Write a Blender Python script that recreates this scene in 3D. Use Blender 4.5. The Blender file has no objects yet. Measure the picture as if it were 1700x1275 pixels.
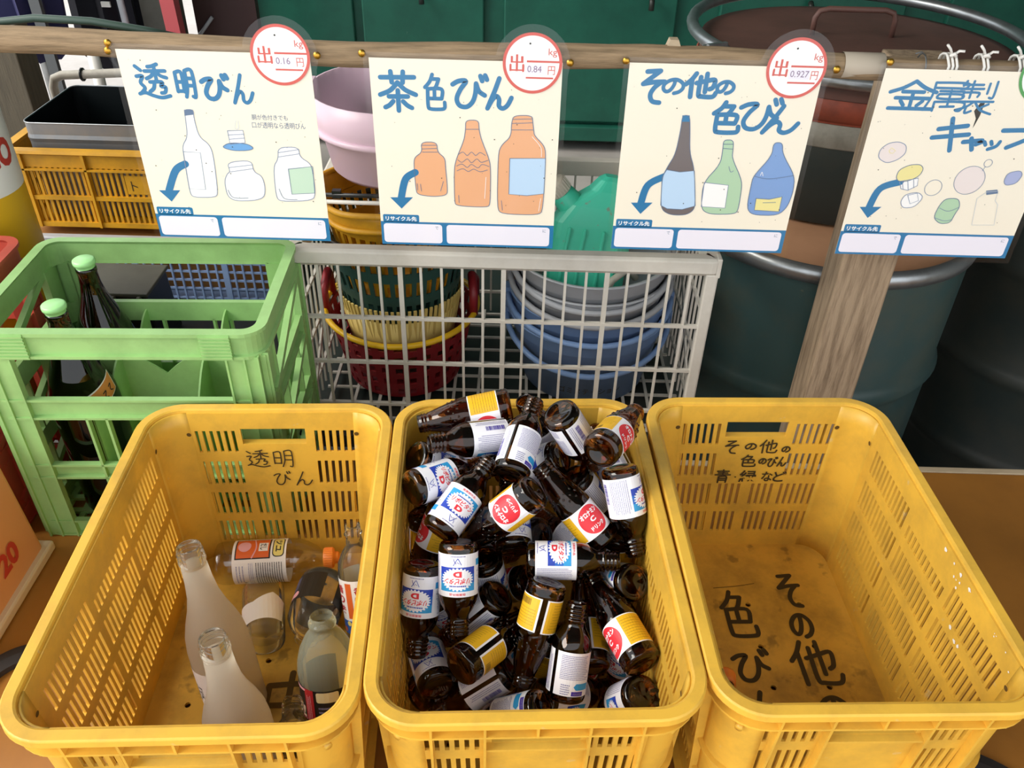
import bpy, bmesh, math, random
from math import sin, cos, pi, radians, sqrt, atan2
from mathutils import Vector as V, Matrix as M4
SC = bpy.context.scene
COL = SC.collection

# ------------------------------------------------------------------ camera
cd = bpy.data.cameras.new('camera')
cam = bpy.data.objects.new('camera', cd)
COL.objects.link(cam)
cd.sensor_fit = 'HORIZONTAL'
cd.sensor_width = 36.0
cd.lens = 1410.7 / 1700 * 36.0
cd.clip_start = 0.02
_p, _r = radians(36.476), radians(1.6036)
_f = V((0, cos(_p), -sin(_p)))
_u0 = V((0, sin(_p), cos(_p)))
_x = V((1, 0, 0)) * cos(_r) + _u0 * sin(_r)
_u = _u0 * cos(_r) - V((1, 0, 0)) * sin(_r)
_m = M4((_x, _u, -_f)).transposed().to_4x4()
_m.translation = V((0, 0, 1.0834))
cam.matrix_world = _m
SC.camera = cam

# ------------------------------------------------------------------ daylight
w = bpy.data.worlds.new('sky')
SC.world = w
w.use_nodes = True
wn = w.node_tree.nodes
bg = wn['Background']
bg.inputs['Color'].default_value = (0.93, 0.97, 1.0, 1)
bg.inputs['Strength'].default_value = 1.45
sd = bpy.data.lights.new('sun', 'SUN')
sd.energy = 2.7
sd.angle = radians(35)
sd.color = (1.0, 0.95, 0.86)
sun = bpy.data.objects.new('sun', sd)
COL.objects.link(sun)
sun.rotation_euler = V((0.72, 0.28, -0.62)).to_track_quat('-Z', 'Y').to_euler()
SC.view_settings.view_transform = 'Standard'
SC.view_settings.look = 'None'
SC.view_settings.gamma = 1.0
SC.view_settings.use_curve_mapping = False
SC.view_settings.exposure = 0.34
SC.cycles.max_bounces = 14
SC.cycles.transmission_bounces = 14
SC.cycles.transparent_max_bounces = 14
SC.cycles.caustics_refractive = False
SC.cycles.caustics_reflective = False
SC.cycles.sample_clamp_indirect = 6.0

# ------------------------------------------------------------------ helpers
def lin(h):
    h = h.lstrip('#')
    out = []
    for i in (0, 2, 4):
        c = int(h[i:i + 2], 16) / 255
        out.append(c / 12.92 if c <= 0.04045 else ((c + 0.055) / 1.055) ** 2.4)
    return (*out, 1)

def mat(name, col, rough=0.5, metal=0.0, dirt=None, dscale=9.0, damt=0.35, bump=0.0, bscale=60.0,
        trans=0.0, ior=1.5, transl=0.0, spec=0.5, stretch=None, fine=None):
    m = bpy.data.materials.new(name)
    m.use_nodes = True
    nt = m.node_tree
    N, L = nt.nodes, nt.links
    b = N['Principled BSDF']
    c = lin(col) if isinstance(col, str) else col
    b.inputs['Base Color'].default_value = c
    b.inputs['Roughness'].default_value = rough
    b.inputs['Metallic'].default_value = metal
    b.inputs['Transmission Weight'].default_value = trans
    b.inputs['IOR'].default_value = ior
    b.inputs['Specular IOR Level'].default_value = spec
    tc = None
    if dirt or bump or fine:
        tc = N.new('ShaderNodeTexCoord')
        mp = N.new('ShaderNodeMapping')
        L.new(tc.outputs['Object'], mp.inputs['Vector'])
        if stretch:
            mp.inputs['Scale'].default_value = stretch
    src = None
    if dirt:
        nz = N.new('ShaderNodeTexNoise')
        nz.inputs['Scale'].default_value = dscale
        nz.inputs['Detail'].default_value = 8
        nz.inputs['Roughness'].default_value = 0.65
        L.new(mp.outputs[0], nz.inputs['Vector'])
        rp = N.new('ShaderNodeValToRGB')
        rp.color_ramp.elements[0].position = 0.42
        rp.color_ramp.elements[0].color = (0, 0, 0, 1)
        rp.color_ramp.elements[1].position = 0.78
        rp.color_ramp.elements[1].color = (damt, damt, damt, 1)
        L.new(nz.outputs['Fac'], rp.inputs['Fac'])
        mx = N.new('ShaderNodeMix')
        mx.data_type = 'RGBA'
        mx.inputs[6].default_value = c
        mx.inputs[7].default_value = lin(dirt)
        L.new(rp.outputs['Color'], mx.inputs[0])
        src = mx.outputs[2]
        if fine:
            n2 = N.new('ShaderNodeTexNoise')
            n2.inputs['Scale'].default_value = fine[1]
            n2.inputs['Detail'].default_value = 4
            L.new(mp.outputs[0], n2.inputs['Vector'])
            r2 = N.new('ShaderNodeValToRGB')
            r2.color_ramp.elements[0].position = fine[2]
            r2.color_ramp.elements[0].color = (0, 0, 0, 1)
            r2.color_ramp.elements[1].position = fine[2] + 0.06
            r2.color_ramp.elements[1].color = (fine[3], fine[3], fine[3], 1)
            L.new(n2.outputs['Fac'], r2.inputs['Fac'])
            m2 = N.new('ShaderNodeMix')
            m2.data_type = 'RGBA'
            L.new(src, m2.inputs[6])
            m2.inputs[7].default_value = lin(fine[0])
            L.new(r2.outputs['Color'], m2.inputs[0])
            src = m2.outputs[2]
        L.new(src, b.inputs['Base Color'])
    if bump:
        bn = N.new('ShaderNodeTexNoise')
        bn.inputs['Scale'].default_value = bscale
        bn.inputs['Detail'].default_value = 5
        L.new(mp.outputs[0], bn.inputs['Vector'])
        bp = N.new('ShaderNodeBump')
        bp.inputs['Strength'].default_value = bump
        bp.inputs['Distance'].default_value = 0.002
        L.new(bn.outputs['Fac'], bp.inputs['Height'])
        L.new(bp.outputs['Normal'], b.inputs['Normal'])
    if transl:
        t = N.new('ShaderNodeBsdfTranslucent')
        t.inputs['Color'].default_value = c
        if src:
            L.new(src, t.inputs['Color'])
        mixs = N.new('ShaderNodeMixShader')
        mixs.inputs['Fac'].default_value = transl
        L.new(b.outputs[0], mixs.inputs[1])
        L.new(t.outputs[0], mixs.inputs[2])
        L.new(mixs.outputs[0], N['Material Output'].inputs['Surface'])
    return m

def glass(name, col, rough=0.0, ior=1.5):
    return mat(name, col, rough=rough, trans=1.0, ior=ior)

def thin_glass(name, tint, haze=0.0, hazecol=(0.9, 0.9, 0.85, 1)):
    """thin clear glass or plastic: see-through with edge reflections"""
    m = film(name, tint, 0.1, 0.02)
    N, L = m.node_tree.nodes, m.node_tree.links
    x = [n for n in N if n.type == 'MIX_SHADER'][0]
    lw = N.new('ShaderNodeLayerWeight')
    lw.inputs['Blend'].default_value = 0.2
    L.new(lw.outputs['Fresnel'], x.inputs['Fac'])
    if haze:
        d = N.new('ShaderNodeBsdfDiffuse')
        d.inputs['Color'].default_value = hazecol
        y = N.new('ShaderNodeMixShader')
        y.inputs['Fac'].default_value = haze
        L.new(x.outputs[0], y.inputs[1])
        L.new(d.outputs[0], y.inputs[2])
        L.new(y.outputs[0], N['Material Output'].inputs['Surface'])
    return m

def film(name, tint=(1, 1, 1, 1), gloss=0.06, rough=0.08):
    m = bpy.data.materials.new(name)
    m.use_nodes = True
    nt = m.node_tree
    N, L = nt.nodes, nt.links
    N.remove(N['Principled BSDF'])
    t = N.new('ShaderNodeBsdfTransparent')
    t.inputs['Color'].default_value = tint
    g = N.new('ShaderNodeBsdfGlossy')
    g.inputs['Roughness'].default_value = rough
    x = N.new('ShaderNodeMixShader')
    x.inputs['Fac'].default_value = gloss
    L.new(t.outputs[0], x.inputs[1])
    L.new(g.outputs[0], x.inputs[2])
    L.new(x.outputs[0], N['Material Output'].inputs['Surface'])
    return m

class G:
    """collects faces for ONE mesh; T maps every added point"""
    def __init__(s, T=None):
        s.v, s.f, s.m, s.s = [], [], [], []
        s.T = T
        s.eps, s.k = 8e-6, 0
    def add(s, vs, fs, m=0, smooth=False, T=None):
        b = len(s.v)
        for p in vs:
            p = V(p)
            if T is not None:
                p = T @ p
            if s.T is not None:
                p = s.T @ p
            s.v.append(p)
        for f in fs:
            s.f.append([b + i for i in f])
            s.m.append(m)
            s.s.append(smooth)
        return s
    def box(s, c, d, m=0, T=None, taper=1.0):
        x, y, z = d[0] / 2, d[1] / 2, d[2] / 2
        t = taper
        vs = [(-x, -y, -z), (x, -y, -z), (x, y, -z), (-x, y, -z), (-x * t, -y * t, z), (x * t, -y * t, z), (x * t, y * t, z), (-x * t, y * t, z)]
        vs = [V(p) + V(c) for p in vs]
        return s.add(vs, [(3, 2, 1, 0), (4, 5, 6, 7), (0, 1, 5, 4), (1, 2, 6, 5), (2, 3, 7, 6), (3, 0, 4, 7)], m, False, T)
    def bx(s, x0, x1, y0, y1, z0, z1, m=0, T=None):
        return s.box(((x0 + x1) / 2, (y0 + y1) / 2, (z0 + z1) / 2), (abs(x1 - x0), abs(y1 - y0), abs(z1 - z0)), m, T)
    def bar(s, p, q, wd, ht, m=0, up=(0, 0, 1)):
        p, q = V(p), V(q)
        d = (q - p).normalized()
        u = V(up)
        a = d.cross(u)
        if a.length < 1e-4:
            a = d.cross(V((0, 1, 0)))
        a.normalize()
        b = a.cross(d)
        vs = []
        for c in (p, q):
            for i, j in ((-1, -1), (1, -1), (1, 1), (-1, 1)):
                vs.append(c + a * (i * wd / 2) + b * (j * ht / 2))
        return s.add(vs, [(3, 2, 1, 0), (4, 5, 6, 7), (0, 1, 5, 4), (1, 2, 6, 5), (2, 3, 7, 6), (3, 0, 4, 7)], m)
    def tube(s, pts, r, n=8, m=0, closed=False, smooth=True):
        pts = [V(p) for p in pts]
        k = len(pts)
        vs, fs = [], []
        prev = None
        for i in range(k):
            if closed:
                d = pts[(i + 1) % k] - pts[i - 1]
            else:
                d = pts[min(i + 1, k - 1)] - pts[max(i - 1, 0)]
            d.normalize()
            if prev is None:
                a = d.cross(V((0, 0, 1)))
                if a.length < 1e-3:
                    a = d.cross(V((0, 1, 0)))
            else:
                a = prev - d * prev.dot(d)
            a.normalize()
            prev = a
            b = d.cross(a)
            rr = r[i] if isinstance(r, (list, tuple)) else r
            for j in range(n):
                t = 2 * pi * j / n
                vs.append(pts[i] + a * (rr * cos(t)) + b * (rr * sin(t)))
        for i in range(k if closed else k - 1):
            for j in range(n):
                a0, a1 = i * n + j, i * n + (j + 1) % n
                i2 = (i + 1) % k
                fs.append((a0, a1, i2 * n + (j + 1) % n, i2 * n + j))
        if not closed:
            fs.append(tuple(range(n - 1, -1, -1)))
            fs.append(tuple(range((k - 1) * n, k * n)))
        return s.add(vs, fs, m, smooth)
    def lathe(s, prof, n=32, m=0, T=None, smooth=True, sx=1.0, sy=1.0, a0=0.0, a1=2 * pi, mats=None):
        vs, fs = [], []
        full = abs(a1 - a0 - 2 * pi) < 1e-6
        k = n if full else n + 1
        for (r, z) in prof:
            for j in range(k):
                t = a0 + (a1 - a0) * j / n
                vs.append((max(r, 1e-5) * cos(t) * sx, max(r, 1e-5) * sin(t) * sy, z))
        for i in range(len(prof) - 1):
            for j in range(n):
                j2 = (j + 1) % k
                fs.append((i * k + j, i * k + j2, (i + 1) * k + j2, (i + 1) * k + j))
        s.add(vs, fs, m, smooth, T)
        if mats:
            c = len(s.m) - len(fs)
            for i in range(len(prof) - 1):
                for j in range(n):
                    s.m[c + i * n + j] = mats[i]
        return s
    def sweep(s, prof, path, m=0, smooth=False):
        """closed profile [(out, z)] along a closed path [(point2, normal2)]"""
        n, k = len(prof), len(path)
        vs = [(p[0] + q[0] * o, p[1] + q[1] * o, z) for p, q in path for o, z in prof]
        fs = []
        for i in range(k):
            for j in range(n):
                fs.append((i * n + j, ((i + 1) % k) * n + j, ((i + 1) % k) * n + (j + 1) % n, i * n + (j + 1) % n))
        return s.add(vs, fs, m, smooth)
    def fill(s, pts, z=0.0, m=0, T=None):
        """flat polygon (x, y) at height z, triangulated"""
        from mathutils.geometry import tessellate_polygon
        P = [V((p[0], p[1], 0)) for p in pts]
        tr = tessellate_polygon([P])
        fs = []
        for t in tr:
            a, b, c = (P[i] for i in t)
            if (b - a).cross(c - a).z < 0:
                t = (t[0], t[2], t[1])
            fs.append(t)
        return s.add([(p[0], p[1], z) for p in pts], fs, m, False, T)
    def ribbon(s, pts, wd, z=0.0, m=0, T=None, curve=True, taper=0.0):
        pts = [V((p[0], p[1])) for p in pts]
        if curve and len(pts) > 2:
            q = []
            for i in range(len(pts) - 1):
                p0, p1, p2, p3 = pts[max(i - 1, 0)], pts[i], pts[i + 1], pts[min(i + 2, len(pts) - 1)]
                for k in range(6):
                    t = k / 6
                    q.append(0.5 * ((2 * p1) + (p2 - p0) * t + (2 * p0 - 5 * p1 + 4 * p2 - p3) * t * t + (3 * p1 - p0 - 3 * p2 + p3) * t ** 3))
            q.append(pts[-1])
            pts = q
        s.k = (s.k + 1) % 20
        z = z + s.eps * s.k
        n = len(pts)
        Lf, Rt = [], []
        for i in range(n):
            d = pts[min(i + 1, n - 1)] - pts[max(i - 1, 0)]
            if d.length < 1e-9:
                d = V((1, 0))
            d.normalize()
            nn = V((-d.y, d.x))
            h = wd / 2 * (1 - taper * (i / max(1, n - 1)) ** 2)
            Lf.append(pts[i] + nn * h)
            Rt.append(pts[i] - nn * h)
        vs = [(*p, z) for p in Lf] + [(*p, z) for p in Rt]
        fs = [(i, n + i, n + i + 1, i + 1) for i in range(n - 1)]
        s.add(vs, fs, m, False, T)
        for e, sg in ((0, 1), (n - 1, 1)):
            c = pts[e]
            h = (Lf[e] - Rt[e]).length / 2
            zz = z + s.eps * (0.35 if e == 0 else 0.7)
            s.add([(c.x + h * cos(2 * pi * k / 10), c.y + h * sin(2 * pi * k / 10), zz) for k in range(10)], [tuple(range(10))], m, False, T)
        return s
    def rect(s, x0, y0, x1, y1, z=0.0, m=0, T=None, r=0.0):
        if r <= 0:
            return s.add([(x0, y0, z), (x1, y0, z), (x1, y1, z), (x0, y1, z)], [(0, 1, 2, 3)], m, False, T)
        pts = []
        for cx, cy, a in ((x1 - r, y1 - r, 0), (x0 + r, y1 - r, 90), (x0 + r, y0 + r, 180), (x1 - r, y0 + r, 270)):
            for k in range(5):
                t = radians(a + 22.5 * k)
                pts.append((cx + r * cos(t), cy + r * sin(t), z))
        return s.add(pts, [tuple(range(len(pts)))], m, False, T)
    def disc(s, cx, cy, r, z=0.0, m=0, n=32, T=None):
        return s.add([(cx + r * cos(2 * pi * k / n), cy + r * sin(2 * pi * k / n), z) for k in range(n)], [tuple(range(n))], m, False, T)
    def ring(s, cx, cy, r0, r1, z=0.0, m=0, n=40, T=None):
        vs = [(cx + r * cos(2 * pi * k / n), cy + r * sin(2 * pi * k / n), z) for r in (r0, r1) for k in range(n)]
        return s.add(vs, [(k, n + k, n + (k + 1) % n, (k + 1) % n) for k in range(n)], m, False, T)
    def text(s, body, x0, y0, x1, y1, z=0.0, m=0, bold=0.0, T=None, shear=0.0):
        """lettering fitted into the box x0..x1, y0..y1 (y up)"""
        vs, fs, bb = glyphs(body, bold)
        sx = (x1 - x0) / max(bb[2] - bb[0], 1e-6)
        sy = (y1 - y0) / max(bb[3] - bb[1], 1e-6)
        out = []
        for a, b in vs:
            yy = (b - bb[1]) * sy
            out.append((x0 + (a - bb[0]) * sx + shear * yy, y0 + yy, z))
        return s.add(out, fs, m, False, T)
    def strokes(s, ch, x0, y0, x1, y1, wd, z=0.0, m=0, T=None):
        """one hand-drawn character, brush strokes in the box"""
        if ch not in STROKES:
            return s.text(ch, x0, y0, x1, y1, z, m, 0.02, T)
        for st in STROKES[ch]:
            s.ribbon([(x0 + (x1 - x0) * a, y0 + (y1 - y0) * b) for a, b in st], wd, z, m, T)
        return s
    def build(s, name, mats, parent=None, smooth=None, solid=None, bevel=None):
        me = bpy.data.meshes.new(name)
        me.from_pydata([tuple(p) for p in s.v], [], s.f)
        for q in (mats if isinstance(mats, (list, tuple)) else [mats]):
            me.materials.append(q)
        me.polygons.foreach_set('material_index', s.m)
        me.polygons.foreach_set('use_smooth', [bool(x) for x in s.s] if smooth is None else [smooth] * len(s.f))
        me.update()
        o = bpy.data.objects.new(name, me)
        COL.objects.link(o)
        if parent:
            o.parent = parent
        if solid:
            md = o.modifiers.new('thickness', 'SOLIDIFY')
            md.thickness = solid
            md.offset = -1
        if bevel:
            md = o.modifiers.new('edges', 'BEVEL')
            md.width = bevel
            md.segments = 2
            md.limit_method = 'ANGLE'
            md.angle_limit = radians(50)
        return o

_gc = {}
def glyphs(body, bold=0.0):
    k = (body, bold)
    if k not in _gc:
        c = bpy.data.curves.new('lettering', 'FONT')
        c.body = body
        c.resolution_u = 3
        c.offset = bold
        o = bpy.data.objects.new('lettering', c)
        m = o.to_mesh()
        vs = [(v.co.x, v.co.y) for v in m.vertices]
        fs = [tuple(reversed(p.vertices)) if p.normal.z < 0 else tuple(p.vertices) for p in m.polygons]
        o.to_mesh_clear()
        bpy.data.objects.remove(o)
        bpy.data.curves.remove(c)
        xs, ys = [a for a, _ in vs], [b for _, b in vs]
        _gc[k] = (vs, fs, (min(xs), min(ys), max(xs), max(ys)))
    return _gc[k]

def soft(pts, n=2):
    """round the corners of a closed outline"""
    for _ in range(n):
        q = []
        for i in range(len(pts)):
            a, b = pts[i], pts[(i + 1) % len(pts)]
            f = 0.22
            q += [(a[0] + (b[0] - a[0]) * f, a[1] + (b[1] - a[1]) * f), (a[0] + (b[0] - a[0]) * (1 - f), a[1] + (b[1] - a[1]) * (1 - f))]
        pts = q
    return pts

def empty(name, label, cat, loc=(0, 0, 0), rz=0.0, group=None):
    o = bpy.data.objects.new(name, None)
    o.empty_display_size = 0.05
    COL.objects.link(o)
    o.location = loc
    o.rotation_euler = (0, 0, rz)
    return tag(o, label, cat, group)

def tag(o, label, cat, group=None):
    o['label'] = label
    o['category'] = cat
    if group:
        o['group'] = group
    return o

def struct(o):
    o['kind'] = 'structure'
    return o

def dup(o, parent=None):
    c = o.copy()
    COL.objects.link(c)
    c.parent = parent
    for ch in o.children:
        dup(ch, c)
    return c

def rrect(a, b, r, n=6):
    """rounded rectangle path, half sizes a, b: [(point, outward normal)] counter-clockwise"""
    out = []
    for cx, cy, t0 in ((a - r, b - r, 0), (-a + r, b - r, 90), (-a + r, -b + r, 180), (a - r, -b + r, 270)):
        for k in range(n + 1):
            t = radians(t0 + 90 * k / n)
            out.append(((cx + r * cos(t), cy + r * sin(t)), (cos(t), sin(t))))
    return out

def RZ(a):
    return M4.Rotation(a, 4, 'Z')

def TR(x, y, z):
    return M4.Translation((x, y, z))

STROKES = {
'び': [[(.03, .70), (.2, .80), (.40, .80), (.24, .55), (.14, .28), (.22, .08), (.42, .05), (.58, .2), (.66, .45), (.68, .74)], [(.68, .74), (.76, .52), (.92, .40)], [(.80, .96), (.85, .82)], [(.93, .98), (.98, .86)]],
'ん': [[(.50, .97), (.34, .60), (.18, .28), (.06, .03)], [(.06, .03), (.24, .30), (.40, .42), (.50, .32), (.50, .12), (.64, .04), (.82, .14), (.97, .38)]],
'そ': [[(.22, .92), (.72, .95)], [(.72, .95), (.45, .78), (.10, .56)], [(.10, .56), (.5, .62), (.92, .64)], [(.80, .63), (.55, .46), (.42, .25), (.52, .06), (.80, .02)]],
'の': [[(.56, .88), (.52, .55), (.38, .22), (.20, .12), (.06, .30), (.10, .60), (.36, .85), (.66, .88), (.92, .65), (.94, .35), (.78, .12), (.56, .02)]],
'他': [[(.30, .98), (.18, .74), (.02, .54)], [(.19, .74), (.20, .02)], [(.34, .60), (.60, .68), (.88, .74), (.86, .45), (.76, .36)], [(.63, .98), (.63, .24)], [(.45, .84), (.44, .14), (.56, .05), (.88, .05), (.97, .22)]],
'色': [[(.42, .99), (.30, .80), (.08, .64)], [(.36, .87), (.70, .87)], [(.70, .87), (.60, .70), (.50, .60)], [(.20, .60), (.82, .60), (.82, .34)], [(.50, .60), (.50, .35)], [(.20, .34), (.82, .34)], [(.20, .60), (.20, .14), (.32, .05), (.82, .05), (.95, .10), (.95, .24)]],
'茶': [[(.05, .84), (.95, .86)], [(.33, .99), (.35, .72)], [(.66, .99), (.64, .72)], [(.5, .72), (.30, .52), (.02, .40)], [(.5, .72), (.70, .54), (.98, .42)], [(.25, .36), (.76, .37)], [(.5, .52), (.5, .0)], [(.36, .24), (.26, .14), (.14, .08)], [(.63, .24), (.74, .14), (.86, .08)]],
'透': [[(.05, .92), (.20, .80)], [(.03, .62), (.22, .63), (.12, .44), (.22, .28), (.08, .12)], [(.02, .10), (.20, .14), (.42, .06), (.70, .0), (.98, .06)], [(.74, .99), (.58, .93), (.44, .91)], [(.32, .78), (.96, .80)], [(.64, .93), (.64, .52)], [(.60, .76), (.50, .64), (.34, .56)], [(.68, .76), (.80, .65), (.97, .60)], [(.42, .46), (.80, .47), (.74, .34), (.88, .32), (.84, .17), (.72, .14)], [(.56, .45), (.50, .28), (.36, .17)]],
'明': [[(.05, .88), (.05, .22)], [(.05, .88), (.38, .88), (.38, .22)], [(.05, .56), (.38, .56)], [(.05, .24), (.38, .24)], [(.58, .95), (.57, .40), (.44, .04)], [(.58, .95), (.94, .94), (.94, .10), (.80, .06)], [(.58, .69), (.92, .69)], [(.57, .44), (.92, .44)]],
'金': [[(.5, .99), (.28, .76), (.02, .60)], [(.5, .99), (.72, .77), (.98, .62)], [(.28, .62), (.72, .62)], [(.16, .40), (.86, .40)], [(.5, .62), (.5, .05)], [(.28, .30), (.36, .14)], [(.74, .30), (.64, .14)], [(.06, .03), (.95, .03)]],
'属': [[(.15, .95), (.88, .95), (.88, .78)], [(.15, .78), (.88, .78)], [(.15, .95), (.14, .5), (.02, .04)], [(.30, .68), (.86, .68)], [(.30, .58), (.82, .58), (.82, .44), (.30, .44), (.30, .58)], [(.56, .70), (.56, .20)], [(.24, .32), (.92, .32), (.90, .06), (.80, .04)], [(.24, .32), (.24, .02)], [(.40, .16), (.72, .18)]],
'製': [[(.12, .98), (.06, .84)], [(.05, .87), (.56, .88)], [(.02, .74), (.60, .76)], [(.30, .98), (.30, .48)], [(.12, .64), (.12, .50)], [(.12, .64), (.50, .64), (.50, .52)], [(.72, .92), (.72, .62)], [(.90, .98), (.90, .52), (.80, .50)], [(.05, .36), (.95, .38)], [(.45, .36), (.28, .20), (.03, .10)], [(.30, .22), (.30, .02), (.45, .08)], [(.85, .30), (.68, .20)], [(.50, .34), (.68, .12), (.98, .0)]],
'キ': [[(.15, .66), (.85, .78)], [(.05, .40), (.95, .52)], [(.42, .98), (.60, .02)]],
'ャ': [[(.12, .60), (.88, .74), (.66, .45)], [(.40, .88), (.56, .04)]],
'ッ': [[(.12, .72), (.22, .45)], [(.44, .78), (.52, .52)], [(.88, .78), (.76, .36), (.40, .08)]],
'プ': [[(.08, .80), (.78, .82), (.66, .45), (.28, .04)], [(.88, .86), (.96, .92), (.90, 1.0), (.82, .94), (.88, .86)]],
'青': [[(.15, .88), (.85, .88)], [(.22, .75), (.78, .75)], [(.04, .61), (.96, .61)], [(.5, .99), (.5, .61)], [(.28, .48), (.26, .02)], [(.28, .48), (.74, .48), (.74, .04)], [(.28, .34), (.72, .34)], [(.28, .20), (.72, .20)]],
'日': [[(.15, .95), (.15, .05)], [(.15, .95), (.85, .95), (.85, .05)], [(.15, .5), (.85, .5)], [(.15, .06), (.85, .06)]],
'中': [[(.1, .75), (.1, .35)], [(.1, .75), (.9, .75), (.9, .35)], [(.1, .38), (.9, .38)], [(.5, .99), (.5, .0)]],
}

# ------------------------------------------------------------------ materials
YEL = mat('yellow_plastic', '#f0bf48', 0.42, dirt='#a9843f', dscale=14, damt=0.6, bump=0.12, bscale=90, transl=0.15, fine=('#d9c9a0', 46, 0.70, 0.5))
YELB = mat('grimy_shaded_yellow_plastic', '#dfae45', 0.5, dirt='#6e5226', dscale=9, damt=0.85, bump=0.12, bscale=90, fine=('#5a4522', 24, 0.62, 0.5))  # real grime, with extra darkening for the shade inside the crates
YEL2 = mat('old_yellow_plastic', '#e0a520', 0.5, dirt='#7a5a28', dscale=10, damt=0.6, transl=0.1)
INK = mat('marker_ink', '#3a2c10', 0.75)
INK2 = mat('faded_marker_ink', '#5c4312', 0.8)
BOARD = mat('brown_board', '#a06a2c', 0.33, dirt='#6d4720', dscale=5, damt=0.55, bump=0.05, bscale=30)
PALE = mat('pale_wood_edge', '#b9a68a', 0.7, dirt='#7d6a52', dscale=20, damt=0.5, stretch=(1, 8, 8))
WOOD = mat('weathered_wood', '#9a8264', 0.8, dirt='#54442f', dscale=11, damt=0.85, bump=0.5, bscale=45, stretch=(1.2, 14, 14))
WOODV = mat('weathered_post_wood', '#a08a70', 0.8, dirt='#4f3b28', dscale=7, damt=0.95, bump=0.5, bscale=45, stretch=(14, 14, 1.2))
GRN = mat('green_plastic', '#9ecb80', 0.42, dirt='#56733f', dscale=12, damt=0.4, bump=0.08, bscale=80, transl=0.08)
RED = mat('red_plastic', '#c2503f', 0.5, dirt='#6d3029', dscale=9, damt=0.5)
MAROON = mat('dark_red_plastic', '#8c1a22', 0.45, dirt='#4b1216', dscale=9, damt=0.4)
GREY = mat('grey_white_plastic', '#d3cdc2', 0.45, dirt='#8f8675', dscale=7, damt=0.5, bump=0.06, bscale=60)
GREYB = mat('grey_bucket_plastic', '#b4b6bb', 0.4, dirt='#77777a', dscale=9, damt=0.4)
BLUEB = mat('blue_bucket_plastic', '#7e9cc9', 0.42, dirt='#51658c', dscale=9, damt=0.4)
BLUEM = mat('blue_mesh_plastic', '#8fa9d6', 0.5, dirt='#5a6c94', dscale=9, damt=0.4)
TEAL = mat('teal_plastic', '#45cbab', 0.38, dirt='#7d8072', dscale=38, damt=0.0, fine=('#8d7c70', 55, 0.66, 0.7))
TEALD = mat('dark_teal_plastic', '#2c7a6c', 0.4)
CAPW = mat('grey_cap_plastic', '#c9c2b4', 0.5, dirt='#8a8376', dscale=30, damt=0.5)
CREAM = mat('cream_ribbed_plastic', '#d9bf6e', 0.5)
DGRN = mat('dark_green_basket', '#22463f', 0.45)
BLK = mat('black_plastic', '#15181a', 0.35)
PINK = mat('pink_plastic', '#e3c6d6', 0.35)
BGRN = mat('bright_green_plastic', '#1f9a56', 0.4)
STEELG = mat('dark_green_drum_steel', '#2f4746', 0.42, dirt='#59503a', dscale=6, damt=0.55, bump=0.12, bscale=24, fine=('#8a7a58', 40, 0.72, 0.5))
STEELD = mat('dark_steel', '#252d2b', 0.45, dirt='#4a4234', dscale=6, damt=0.5)
RUST = mat('rusty_lid_steel', '#6b4a41', 0.55, dirt='#3f2c27', dscale=8, damt=0.6, bump=0.1)
RUSTR = mat('orange_red_paint', '#97452f', 0.6, dirt='#4e2b22', dscale=13, damt=0.8)
GPAINT = mat('grey_paint', '#8f8b80', 0.65, dirt='#5b564b', dscale=18, damt=0.8)
GALV = mat('galvanized_steel', '#a9adb0', 0.34, metal=0.85, dirt='#6f6a60', dscale=22, damt=0.6)
TAN = mat('tan_lid', '#b98a68', 0.5, dirt='#8a6448', dscale=6, damt=0.4)
CONT = mat('container_green_paint', '#226856', 0.4, dirt='#133f36', dscale=4, damt=0.6, bump=0.08, bscale=14, fine=('#7c9a8e', 30, 0.74, 0.5))
CONTL = mat('container_lit_green', '#3d8a70', 0.4, dirt='#6f9a86', dscale=6, damt=0.5)  # container green made lighter to paint in the light on its end post
CONC = mat('concrete', '#b5afab', 0.9, dirt='#8d8780', dscale=3, damt=0.6, bump=0.2, bscale=60)
TINO = mat('tin_outside', '#7f8388', 0.4, metal=0.6, dirt='#a89a86', dscale=11, damt=0.5)
TINI = mat('tin_inside_black', '#0f1416', 0.3)
NAVY = mat('navy_cloth', '#2b2b55', 0.85, bump=0.4, bscale=30)
NAVYD = mat('dark_navy_cloth', '#12131f', 0.85, bump=0.4, bscale=30)
WHITE = mat('white_plastic', '#f2efe8', 0.45)
DKPANEL = mat('dark_grey_panel', '#575850', 0.6, dirt='#2c2d29', dscale=6, damt=0.6)
REDP = mat('faded_red_paint', '#c4555a', 0.6)
POSTD = mat('dark_post_wood', '#5b5344', 0.8, dirt='#37322a', dscale=7, damt=0.7, bump=0.4, bscale=40, stretch=(12, 12, 1))
MARP = mat('dark_maroon_board', '#3e2524', 0.6)
ROOFM = mat('shade_roof_grey', '#5d6058', 0.8)
WALLM = mat('shade_wall_grey', '#6a6a60', 0.8)
BOXC = mat('cream_plastic_box', '#e2ad77', 0.4, transl=0.3)
BOXF = mat('pale_plastic_flange', '#d9c2a4', 0.35)
REDINK = mat('red_lettering', '#c23a2c', 0.6)
YCONE = mat('yellow_can_paint', '#e9b71c', 0.4)
BRASS = mat('brass', '#c79a3c', 0.3, metal=0.9)
STRING = mat('white_string', '#ece9e2', 0.8, bump=0.6, bscale=400, stretch=(1, 1, 1))
TAPE = mat('grey_tape', '#b3a796', 0.6)
WIRE = mat('grey_wire', '#6d6f70', 0.45, metal=0.5)
HOSE = mat('dark_green_hose', '#3d5148', 0.45)
RUBB = mat('black_rubber', '#26211f', 0.6)

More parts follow.
